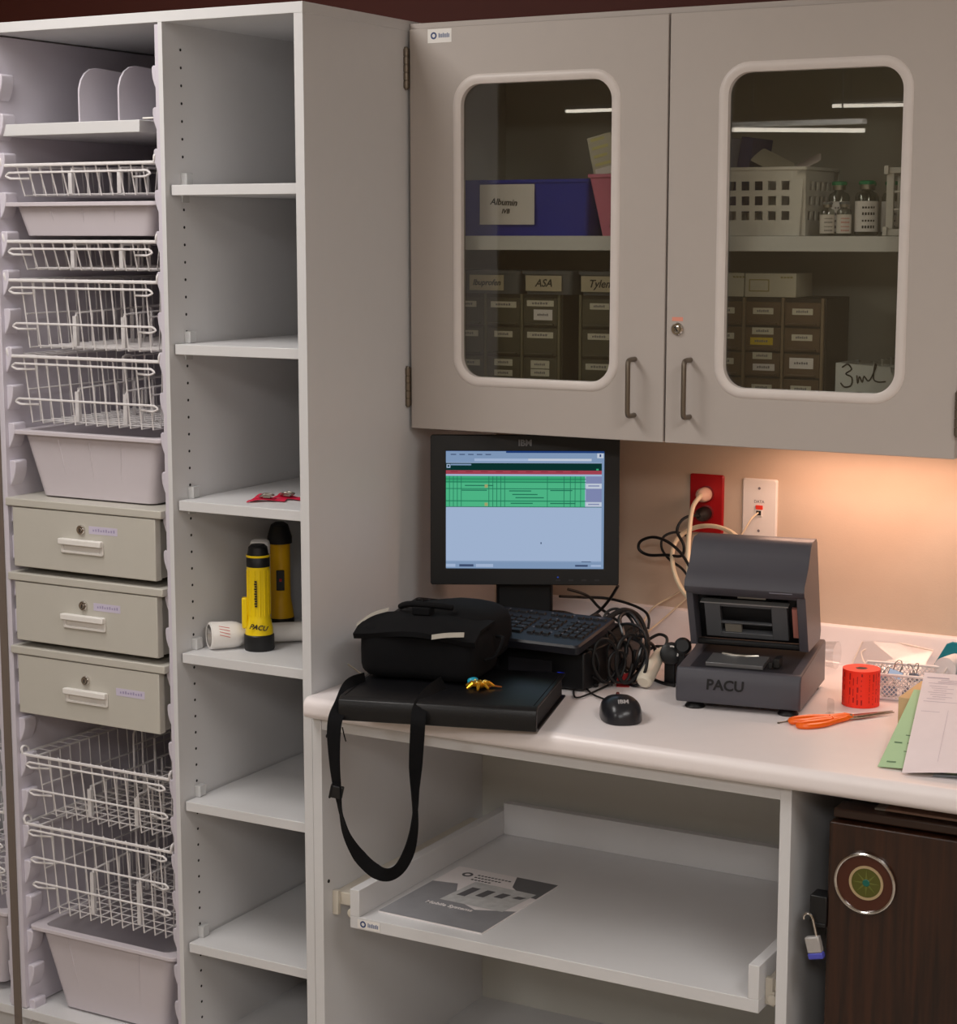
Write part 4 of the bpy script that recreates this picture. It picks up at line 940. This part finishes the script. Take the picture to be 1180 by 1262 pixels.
# white adapter, black adapters, red tag
pa = onz(794, 850, ZC); pb = V((pa.x-.005, pa.y+.10, ZC+.06))
t = thing('power_adapter', 'off-white elongated adapter lying among the black cords', 'adapter', (pa.x, pa.y, ZC)); dv = pb-(pa+V((0, 0, .014))); Ma = Matrix.Translation(pa+V((0, 0, .0155))) @ dv.to_track_quat('Z', 'Y').to_matrix().to_4x4()
b = MB(Ma); b.lathe([(.010, -.004), (.0145, .0), (.0155, .01), (.014, .05), (.011, .085), (.006, .1)], None, 20); b.build('shell', mat('off_white_plastic', (214, 204, 186), .35), t)
for u, v, r_, lab in ((828, 806, .021, 'round black adapter with a white ring beside the imprinter'), (842, 797, .016, 'small black plug lying behind the imprinter base')):
    p = at(u, v, .40); p.z = max(p.z, ZC+r_)
    t = thing('power_plug', lab, 'plug', (p.x, p.y, ZC)); Mp = Matrix.Translation((p.x, p.y, p.z)) @ Matrix.Rotation(R(70), 4, 'X') @ Matrix.Rotation(R(20), 4, 'Y')
    b = MB(Mp); b.lathe([(r_*.85, -.03), (r_, -.026), (r_, .012), (r_*.7, .016)], None, 22); b.build('body', BLACK, t)
    b = MB(); b.box(p.x-r_*.5, p.x+r_*.5, p.y-.01, p.y+.02, ZC, p.z-r_*.5); b.build('base', BLACK, t, .002)
    if r_ > .018:
        b = MB(Mp); b.tube([(r_*.6*math.cos(R(a)), r_*.6*math.sin(R(a)), .0155) for a in range(-20, 120, 10)], .0016, 6); b.build('ring_mark', WPL, t)
p = onz(768, 845, ZC)
b = MB(Matrix.Translation((p.x, p.y, ZC)) @ Matrix.Rotation(R(25), 4, 'Z')); b.loft([[(x, y, z) for x, y, z in ((-.012, 0, .001), (.012, .004, .001), (.014, .004, .022+q), (-.010, 0, .018+q))] for q in (0, .002)]); b.box(-.012, .012, -.012, .012, .0, .0015)
tag(b.build('cable_tag', mat('dark_red_cloth', (150, 22, 26), .6), None), 'small red tag lying under the black cords', 'tag')

# ------------------------------------------------------------------ card imprinter
im = thing('card_imprinter', 'charcoal electric card imprinter with raised lid on the counter', 'imprinter', (.722, .2530, ZC), R(9.2)); W0 = ROOT[im.name]
H = .110
b = MB(W0); bs = [(0, .012), (-.004, .02), (-.004, .062), (.004, .0735), (.24, .0905), (.245, .085), (.245, .012)]
b.loft([[(x, p[0], p[1]) for p in bs] for x in (-H, H)]); b.build('base', CHAR, im, .003)
for x in (-H+.03, H-.025):
    for y in (.02, .22):
        b = MB(W0); b.lathe([(.017, 0), (.0185, .002), (.015, .007), (.009, .013)], Matrix.Translation((x, y, 0)), 20); b.build('suction_foot', BLACKR, im)
b = MB(W0)                                              # recessed dark bed
b.quad((-H+.022, .012, .0745), (H-.018, .012, .0745), (H-.018, .16, .0850), (-H+.022, .16, .0850)); b.build('bed', CHARD, im)
b = MB(W0 @ Matrix.Translation((0, .0, .0005)) @ Matrix.Rotation(R(4), 4, 'X')); b.box(-.062, .040, .022, .082, .0735, .081); b.build('card_plate', mat('grey_plate', (104, 104, 106), .35, .4), im, .001)
b = MB(W0); b.tube([(-.045, .078, .0865), (-.02, .068, .0865), (.0, .068, .0865), (.02, .076, .0865)], .0028, 8); b.build('card_clip', STEEL, im)
b = MB(W0); b.box(.055, .066, .03, .06, .078, .094); b.box(.048, .055, .022, .035, .078, .088); b.build('stop_block', BLACK, im, .001)
# lid, opened and leaning forward
lidp = [(.090, .097), (.045, .200), (.036, .2045), (.030, .213), (.034, .224), (.050, .236), (.066, .250), (.078, .268), (.088, .283), (.100, .291), (.140, .292), (.150, .284), (.212, .112), (.205, .097)]
b = MB(W0)
for xa, xb in ((-H+.004, -H+.016), (H-.020, H-.004)): b.loft([[(x, p[0], p[1]) for p in lidp] for x in (xa, xb)])
ins = [(.049, .196), (.036, .2045), (.030, .213), (.034, .224), (.050, .236), (.066, .250), (.078, .268), (.088, .283), (.100, .291), (.140, .292), (.150, .284), (.212, .112), (.190, .112), (.130, .270), (.100, .270), (.066, .226)]
b.loft([[(x, p[0], p[1]) for p in ins] for x in (-H+.016, H-.020)]); b.build('lid', CHAR, im, .0015)
# mechanism inside the lid
e0 = V((0, .100, .104)); e1 = V((0, .062, .192)); ex = (e1-e0); ex.normalize(); nrm = V((0, -ex.z, ex.y))
def P(x, s_, d): q = e0+ex*s_*(e1-e0).length-nrm*d; return (x, q.y, q.z)
def slab(b, x0, x1, s0, s1, d0, d1): b.loft([[P(x0, s0, d), P(x1, s0, d), P(x1, s1, d), P(x0, s1, d)] for d in (d0, d1)])
b = MB(W0); slab(b, -H+.0155, H-.0195, -.10, 1.02, .022, .030); b.build('lid_lining', BLACK, im)
b = MB(W0); slab(b, -.080, -.052, .06, .84, .006, .02); slab(b, .040, .068, .06, .84, .006, .02); slab(b, -.052, .040, .74, .84, .006, .014); slab(b, -.052, .04, .06, .16, .006, .02); slab(b, -.052, .040, .36, .40, .006, .012); b.build('pressure_frame', mat('steel_grey_plate', (98, 100, 104), .3, .3), im, .0008)
b = MB(W0); slab(b, -.085, .072, .84, .865, .0, .012); b.build('frame_edge', mat('bright_plate', (150, 150, 150), .35, .4), im)
b = MB(W0); slab(b, -.046, -.016, .16, .34, .008, .018); b.build('roller_block', mat('pale_block', (120, 116, 108), .4), im, .001)
b = MB(W0); slab(b, -.02, .03, .9, .94, .012, .02); b.build('spring_bar', STEEL, im)
b = MB(W0); slab(b, .077, .086, .14, .78, .006, .012); b.build('pink_strip', mat('pink_strip', (196, 128, 116), .5), im)
b = MB(W0); b.tube([(-H+.012, .1, .102), (H-.015, .1, .102)], .006, 10); b.build('hinge_bar', BLACK, im)
b = MB(W0); b.text('PACU', .026, frame(-.022, -.0046, .047), .05, .0005, 'CENTER', .0006); b.build('lettering', INK, im)
b = MB(W0); b.box(.045, .085, -.0005, .0, 0, .010, Matrix.Translation((0, .0315, .209)) @ Matrix.Rotation(R(-25), 4, 'X')); b.build('badge', mat('grey_badge', (110, 108, 118), .4), im)

# ------------------------------------------------------------------ right end of the counter
p = onz(1061, 876, ZC); rr = .033
rc = onz(1061, 868, ZC)
t = thing('label_roll', 'roll of fluorescent red printed labels standing on the counter', 'label roll', (rc.x, rc.y, ZC)); W0 = ROOT[t.name]; hr = .066
b = MB(W0); b.lathe([(rr, .0005), (rr, hr)], None, 40, False, False); b.build('label_wrap', REDLAB, t)
b = MB(W0); b.lathe([(rr, hr), (.011, hr), (.011, .0005), (rr, .0005)], None, 40, False, False); b.build('roll_side', REDTOP, t)
b = MB(W0); b.lathe([(.0109, .001), (.0109, hr-.001), (.009, hr-.001), (.009, .001)], None, 24, False, False); b.build('core', mat('grey_card', (150, 128, 116), .7), t)
b = MB(W0); random.seed(2)
for k in range(13):
    a = R(-160+k*12.5)
    if k in (3, 8): continue
    z0 = .005+.006*random.random()
    while z0 < hr-.008:
        h2 = random.choice((.003, .005, .009, .013)); h2 = min(h2, hr-.004-z0); a2 = a+R(random.choice((1.6, 2.2, 4.5)))
        b.quad(*[((rr+.0004)*math.cos(aa), (rr+.0004)*math.sin(aa), zz_) for aa, zz_ in ((a, z0), (a2, z0), (a2, z0+h2), (a, z0+h2))])
        z0 += h2+random.choice((.0016, .003, .006))
b.build('print_lines', mat('dark_red_print', (176, 22, 16), .6), t)
# scissors
h0 = onz(980, 893, ZC+.004); h1 = onz(1103, 878, ZC+.004); dv = h1-h0; sc = thing('scissors', 'orange-handled scissors lying in front of the red roll', 'scissors', (h0.x, h0.y, ZC), math.atan2(dv.y, dv.x)); W0 = ROOT[sc.name]; Ls = dv.length
b = MB(W0); b.prism([(Ls*.50, -.005), (Ls*.62, -.008), (Ls, .0005), (Ls, .0015), (Ls*.62, .004), (Ls*.5, .003)], .003, .0052); b.prism([(Ls*.50, -.003), (Ls*.62, -.004), (Ls*.99, .002), (Ls*.62, .009), (Ls*.5, .006)], .0055, .0075); b.build('blade', STEEL, sc, .0004)
b = MB(W0)
for s_, zz_ in ((1, .007), (-1, .005)):
    lpz = cat([(Ls*.50, s_*.004, zz_+.001), (Ls*.38, s_*.010, zz_), (Ls*.22, s_*.022, zz_), (Ls*.06, s_*.022, zz_), (.0, s_*.011, zz_), (Ls*.08, s_*.003, zz_), (Ls*.24, s_*.003, zz_), (Ls*.36, s_*.002, zz_)], 5, True)
    b.tube(lpz, .0050, 8, True); b.tube([(Ls*.36, s_*.004, zz_), (Ls*.5, s_*.002, zz_+.001), (Ls*.58, 0, zz_)], [.006, .006, .003], 8)
b.build('handle', ORANGE, sc)
b = MB(W0); b.lathe([(.004, .003), (.004, .010), (.003, .011)], Matrix.Translation((Ls*.55, 0, 0)), 14); b.build('rivet', STEEL, sc)
p = onz(1024, 880, ZC); b = MB(Matrix.Translation((p.x, p.y, ZC)) @ Matrix.Rotation(R(-25), 4, 'Z')); b.prism(rrect(-.008, .008, 0, .028, .005, 3), -.0006, .0006, Matrix(((1, 0, 0, 0), (0, 0, 1, 0), (0, 1, 0, .0), (0, 0, 0, 1)))); b.box(-.007, .007, -.006, .006, 0, .002)
tag(b.build('clear_clip', CLEAR, None), 'small clear clip standing behind the scissors', 'clip')
p = onz(985, 889, ZC); t = thing('small_key', 'tiny metal key with ring at the end of the scissors', 'key', (p.x-.012, p.y-.012, ZC), R(20)); W0 = ROOT[t.name]
b = MB(W0); b.tube([(.005*math.cos(R(a)), .005*math.sin(R(a)), .0015) for a in range(0, 360, 30)], .0011, 5, True); b.tube([(-.005, -.002, .0015), (-.02, -.014, .0015)], .0011, 5); b.box(-.021, -.017, -.016, -.012, .0003, .0022); b.build('shank', DKST, t)
# cup behind the imprinter
t = thing('plastic_cup', 'frosted plastic cup lying against the upstand behind the imprinter', 'cup', (.757, .62, ZC)); b = MB(Matrix.Translation((.722, .632, ZC+.034)) @ Matrix.Rotation(R(90), 4, 'Y')); b.lathe([(.020, 0), (.022, .003), (.026, .05), (.027, .052), (.025, .052), (.020, .004)], None, 28); b.build('body', CLEAR, t)
# mesh basket with clips
t = thing('mesh_tray', 'white wire mesh tray of binder clips near the upstand', 'mesh tray', (.935, .52, ZC), R(8)); W0 = ROOT[t.name]
b = MB(W0); A_, B_, h_ = .072, .048, .044
def wallmesh(p0, p1, n):
    p0, p1 = V(p0), V(p1); hz = V((0, 0, h_))
    for i in range(-5, n):
        for d_ in (1, -1):
            a = i/n; c_ = (i+5)/n
            s0 = max(0, a); s1 = min(1, c_)
            if s0 >= s1: continue
            z0 = (s0-a)/(c_-a); z1 = (s1-a)/(c_-a)
            if d_ < 0: z0, z1 = 1-z0, 1-z1
            b.tube([p0.lerp(p1, s0)+hz*z0, p0.lerp(p1, s1)+hz*z1], .0009, 4)
cs = [(-A_, -B_, .002), (A_, -B_, .002), (A_, B_, .002), (-A_, B_, .002)]
for i in range(4): wallmesh(cs[i], cs[(i+1) % 4], 18 if i % 2 == 0 else 12)
b.build('mesh_wall', WIRE, t)
b = MB(W0); b.tube([(x, y, h_+.002) for x, y, z in cs], .0026, 6, True); b.tube([(x, y, .003) for x, y, z in cs], .002, 6, True); b.box(-A_, A_, -B_, B_, .0005, .0018); b.build('rim', WIRE, t)
M0 = Matrix.Translation((.935, .52, ZC)) @ Matrix.Rotation(R(8), 4, 'Z')
for k, (x, y, z, a, tl2, lab) in enumerate(((-.012, -.012, .040, 20, 20, 'blue-grey binder clip on top of the pile, handles up'), (.02, .0, .034, -40, -10, 'blue-grey binder clip at the right side of the pile'), (-.038, .008, .026, 70, 30, 'blue-grey binder clip at the left of the mesh tray'), (.045, -.016, .026, 10, 50, 'blue-grey binder clip near the teal dispenser'), (-.02, -.022, .012, 35, 5, 'blue-grey binder clip at the bottom front of the mesh tray'), (.018, -.024, .012, -20, 10, 'blue-grey binder clip at the bottom right of the mesh tray'))):
    q = M0 @ V((x, y, z)); t = thing('binder_clip', lab, 'binder clip', q, R(a), 'binder clips in the mesh tray'); Mc = Matrix.Translation(q) @ Matrix.Rotation(R(a), 4, 'Z') @ Matrix.Rotation(R(tl2), 4, 'Y')
    b = MB(Mc); b.prism([(-.008, -.007), (.008, -.007), (.001, .008), (-.001, .008)], -.013, .013, Matrix(((0, 0, 1, 0), (1, 0, 0, 0), (0, 1, 0, 0), (0, 0, 0, 1)))); b.build('jaw', BLUEG, t, .0006)
    for s_ in (-1, 1):
        b = MB(Mc); b.tube([(-.006, s_*.001, .007), (-.007, s_*.006, .018), (-.003, s_*.009, .025), (.003, s_*.009, .025), (.007, s_*.006, .018), (.006, s_*.001, .007)], .0009, 5); b.build('handle', CHROME, t)
# clear sleeve leaning on the tray
t = thing('clear_tray', 'clear plastic tray tilted against the mesh tray and the upstand', 'plastic tray', (.84, .57, ZC)); b = MB()
c0 = onz(1047, 826, ZC+.001); c1 = at(1067, 783, c0.y+.045); c2 = at(1150, 822, c0.y+.03); c3 = c0+(c2-c1)
c2.z = max(c2.z, ZC+.05); c3 = c0+V((c2.x-c1.x, c2.y-c1.y, .002))
nrm = (c1-c0).cross(c3-c0).normalized()
if nrm.y > 0: nrm = -nrm
b.loft([[c0, c1, c2, c3], [q+nrm*.002 for q in (c0, c1, c2, c3)]]); b.build('panel', CLEAR, t)
b = MB(); b.tube([c0, c1, c2], .0016, 6); b.tube(cat([c0.lerp(c3, .1)+(c1-c0)*.62, c0.lerp(c3, .06)+(c1-c0)*.5, c0.lerp(c3, .2)+(c1-c0)*.22, c0.lerp(c3, .42)+(c1-c0)*.16, c0.lerp(c3, .75)+(c1-c0)*.2], 6), .0016, 6); b.build('edge', mat('milky_plastic', (240, 226, 214), .3), t)
# teal tape dispenser
t = thing('tape_dispenser', 'teal tape dispenser with a white roll at the right picture edge', 'tape dispenser', (.985, .64, ZC)); pz = ZC+.0
Mt = Matrix.Translation((.952, .575, ZC+.038)) @ Matrix.Rotation(R(-12), 4, 'Z') 
b = MB(Mt)
prof = [(-.002, .0), (.022, .042), (.034, .048), (.12, .046), (.12, -.038), (.02, -.038)]
prof2 = [(.012, -.038), (.016, -.020), (.07, -.022), (.09, .046), (.12, .046), (.12, -.038)]
for y0, y1, pf in ((0, .004, prof2), (.052, .056, prof)): b.prism(pf, y0, y1, Matrix(((1, 0, 0, 0), (0, 0, 1, 0), (0, 1, 0, 0), (0, 0, 0, 1))))
b.box(.02, .12, .004, .052, -.038, -.032); b.box(.1, .12, .004, .052, -.032, .04); b.build('housing', TEAL, t, .002)
b = MB(Mt); b.lathe([(.018, .006), (.022, .006), (.022, .05), (.018, .05)], Matrix.Translation((.045, 0, .006)) @ Matrix.Rotation(R(-90), 4, 'X'), 28); b.lathe([(.018, .008), (.018, .048)], Matrix.Translation((.045, 0, .006)) @ Matrix.Rotation(R(-90), 4, 'X'), 24); b.build('tape_roll', PAPER, t)
# card box holding the paper up, the sheets
bx0 = thing('card_box', 'tan card box under the raised paper sheets', 'box', (1.10, .33, ZC)); bx('box', TAN, bx0, (1.003, 1.21, .265, .40, ZC+.0005, ZC+.060), .001)
def sheet(name, label, A, B, w, m, lines, lift, mi):
    A, B = V(A), V(B); u_ = (B-A); l_ = u_.length; u_.normalize(); r_ = V((u_.y, -u_.x, 0)).normalized(); n_ = r_.cross(u_)
    t = thing(name, label, 'paper', (A.x, A.y, ZC)); b = MB(); L_ = []
    def pt(i, j, e=0):
        f = j/10; g = i/10
        return A+u_*(l_*f)+r_*(w*g)+n_*(lift*math.sin(math.pi*min(1, g*1.0))*(1-f)**2+e)
    for e in (0, .0006):
        vs = [[b.v(pt(i, j, e)) for i in range(11)] for j in range(11)]
        for j in range(10):
            for i in range(10): b.f([vs[j][i], vs[j][i+1], vs[j+1][i+1], vs[j+1][i]])
    b.build('page', m, t, angle=60)
    b = MB()
    for (f0, f1, g0, g1) in lines:
        q = [pt(g0*10, f0*10, .0012), pt(g1*10, f0*10, .0012), pt(g1*10, f1*10, .0012), pt(g0*10, f1*10, .0012)]
        b.f([b.v(x) for x in q])
    b.build('print_lines', mi, t); return t
pA = onz(1082, 945, ZC+.002); pB = at(1127, 850, .262)
sheet('form_sheet', 'pale green printed form under the white sheet', pA, pB, .21, GREENP, [(.06, .075, .05, .12), (.3, .315, .04, .1), (.3, .315, .14, .2), (.4, .41, .1, .16), (.5, .51, .14, .2), (.2, .21, .14, .2), (.62, .63, .1, .2)], .004, mat('green_ink', (96, 130, 96), .7))
pA = onz(1112, 953, ZC+.004); pB = at(1140, 829, .285)
ln = [(.945, .955, .03, .2), (.925, .93, .14, .5), (.905, .911, .12, .6), (.89, .894, .05, .7)]
for k in range(7):
    ln += [(.86-.022*k, .864-.022*k, .06+.02*(k % 3), .2+.05*(k % 2)), (.86-.022*k, .864-.022*k, .3+.02*(k % 2), .7)]
ln += [(.1, .62, .24, .242), (.598, .602, .04, .9), (.70, .704, .04, .9)]
sheet('form_sheet', 'white printed form lying at the right end of the counter', pA, pB, .21, PAPERL, ln, .010, mat('lilac_ink', (196, 182, 192), .7))

pA = onz(1150, 957, ZC+.0015); pB = onz(1166, 914, ZC+.0015)
sheet('form_sheet', 'blue-grey sheet peeping out under the white form at the counter edge', pA, pB, .20, mat('blue_grey_paper', (196, 206, 212), .7), [(.1, .105, .1, .6)], .003, GINK)
# ------------------------------------------------------------------ small fridge and its things
fr = thing('small_fridge', 'small fridge with a dark wood door under the counter', 'fridge', (1.25, .1, 0))
bx('cabinet_body', mat('dark_fridge_body', (40, 30, 26), .5), fr, (.982, 1.52, .052, .60, .02, .838), .004)
bx('door', WOODD, fr, (.977, 1.52, 0, .046, .06, .8235), .003)
bx('door_gasket', BLACK, fr, (.985, 1.51, .046, .052, .065, .82), 0)
bx('top_lip', mat('dark_brown_trim', (52, 34, 26), .35), fr, (.980, 1.52, .010, .058, .8275, .843), .003)
bx('base_grille', BLACK, fr, (.99, 1.51, .03, .055, 0, .05), .001)
b = MB(frame(1.0385, 0, .7335)); b.tube([(.047*math.cos(R(a)), .047*math.sin(R(a)), .004) for a in range(0, 360, 8)], .0028, 8, True)
t = thing('round_badge', 'round badge with chrome ring and green centre on the fridge door', 'badge', (1.0385, 0, .7335)); ROOT[t.name] = Matrix.Translation((1.0385, 0, .7335))
b.build('outer_ring', CHROME, t)
b = MB(frame(1.0385, 0, .7335)); b.lathe([(.046, .0003), (.046, .003)], None, 40); b.build('disc', mat('red_brown_disc', (70, 32, 18), .3), t)
b = MB(frame(1.0405, 0, .7345)); b.lathe([(.0275, .003), (.0275, .0045), (.0235, .0045), (.0235, .0035)], None, 36, False, False); b.build('inner_ring', mat('champagne_ring', (186, 164, 128), .3, .4), t)
b = MB(frame(1.0405, 0, .7345)); b.lathe([(.0236, .003), (.0236, .0038)], None, 36); b.m = 1
for k in range(8):
    a = R(k*45); b.prism([(.004*math.cos(a-.5), .004*math.sin(a-.5)), (.021*math.cos(a), .021*math.sin(a)), (.004*math.cos(a+.5), .004*math.sin(a+.5))], .0038, .0041)
b.m = 2; b.lathe([(.006, .004), (.005, .0048)], None, 14); b.build('dial', [mat('green_dial', (78, 78, 24), .3), mat('pale_green_dial', (98, 102, 44), .3), mat('teal_dial', (16, 92, 80), .3)], t)
b = MB(); b.box(.950, .978, -.004, .030, .655, .70); b.box(.956, .977, -.004, .03, .648, .656); b.build('hasp', BLACK, fr, .002)
pl = thing('padlock', 'small open padlock with a blue band hanging beside the fridge', 'padlock', (.962, -.010, .60)); Mp = Matrix.Translation((.9625, -.010, .617)) @ Matrix.Rotation(R(-14), 4, 'Y')
b = MB(Mp); b.box(-.012, .012, -.006, .006, -.008, .018); b.build('body', mat('silver_lock', (176, 172, 170), .4, .3), pl, .002)
b = MB(Mp); b.box(-.0125, .0125, -.0065, .0065, -.018, -.008); b.build('band', mat('blue_band', (78, 82, 180), .4), pl, .002)
b = MB(Mp); b.tube([(.007, 0, .016), (.007, 0, .044)]+[(-.0005+.0075*math.cos(R(a)), 0, .046+.0095*math.sin(R(a))) for a in (0, 30, 60, 90, 120, 150, 175)], .002, 8); b.build('shackle', CHROME, pl)
b = MB(); q0 = onz(1078, 1003, .845)
b.box(1.04, 1.30, .03, .30, .8435, .8470); b.m = 1; b.box(1.06, 1.32, .02, .29, .8470, .8510); tag(b.build('document_folder', [mat('grey_folder', (128, 118, 108), .6), mat('brown_folder', (112, 84, 70), .6)], None, .0005), 'flat folder lying on the small fridge', 'folder')

# ------------------------------------------------------------------ ceiling lamps of the room
def troffer(label, x, y, power, sx=.6, sy=1.2, col=(1, .98, .96)):
    t = thing('ceiling_light', label, 'ceiling light', (x, y, 2.75), 0, 'ceiling lights'); 
    b = MB(); b.ring(rrect(x-sx/2-.02, x+sx/2+.02, y-sy/2-.02, y+sy/2+.02, .005, 1), rrect(x-sx/2, x+sx/2, y-sy/2, y+sy/2, .005, 1), 2.725, 2.7499); b.build('frame', WPL, t)
    b = MB(); b.box(x-sx/2, x+sx/2, y-sy/2, y+sy/2, 2.738, 2.744); b.build('diffuser', emis('cool_lamp', (255, 246, 236), 3), t)
    l = D.lights.new('lamp', 'AREA'); l.shape = 'RECTANGLE'; l.size = sx; l.size_y = sy; l.energy = power; l.color = col
    o = D.objects.new('lamp', l); COL.objects.link(o); o.location = (x, y, 2.72); o.parent = None
troffer('ceiling light at the front left of the room', -.5, -1.0, 17.5)
troffer('ceiling light at the front right of the room', 2.3, -1.45, 21)
troffer('ceiling light in the middle left of the room', -.5, -3.9, 24)
troffer('ceiling light in the middle right of the room', 2.3, -3.9, 50)
# hanging strip lamps at the far end, seen mirrored in the cabinet glass
for lab, a, c in (('hanging strip lamp at the far left end of the room', (-3.1, -6.5, 2.43), (-2.2, -6.5, 2.43)), ('hanging strip lamp at the far right end of the room', (-1.50, -6.5, 2.41), (-.6, -6.5, 2.395)), ('hanging strip lamp in the far middle of the room', (-1.284, -4.5, 2.187), (-.675, -4.5, 2.168))):
    t = thing('strip_lamp', lab, 'lamp', a, 0, 'hanging strip lamps')
    b = MB(); b.tube([a, c], .009, 10); b.build('tube', emis('strip_lamp_glow', (255, 244, 228), 5), t)
    b = MB(); b.box(a[0], c[0], a[1]-.03, a[1]+.03, a[2]+.009, a[2]+.03); b.build('housing', WPL, t)
    for x in (a[0]+.1, c[0]-.1):
        b = MB(); b.tube([(x, a[1], a[2]+.03), (x, a[1], 2.75)], .004, 6); b.build('hanger_rod', STEEL, t)
l = D.lights.new('warm_lamp', 'AREA'); l.shape = 'RECTANGLE'; l.size = .40; l.size_y = .05; l.energy = 1.35; l.color = (1, .60, .44)
o = D.objects.new('warm_lamp', l); COL.objects.link(o); o.location = (.84, .58, 1.341)

w = D.worlds.new('room_ambient'); SC.world = w; w.use_nodes = True
w.node_tree.nodes['Background'].inputs[0].default_value = (.9, .9, 1, 1); w.node_tree.nodes['Background'].inputs[1].default_value = .05
vs = SC.view_settings; SC.display_settings.display_device = 'sRGB'; vs.view_transform = 'Standard'; vs.look = 'None'; vs.gamma = 1; vs.use_curve_mapping = False; vs.exposure = .08
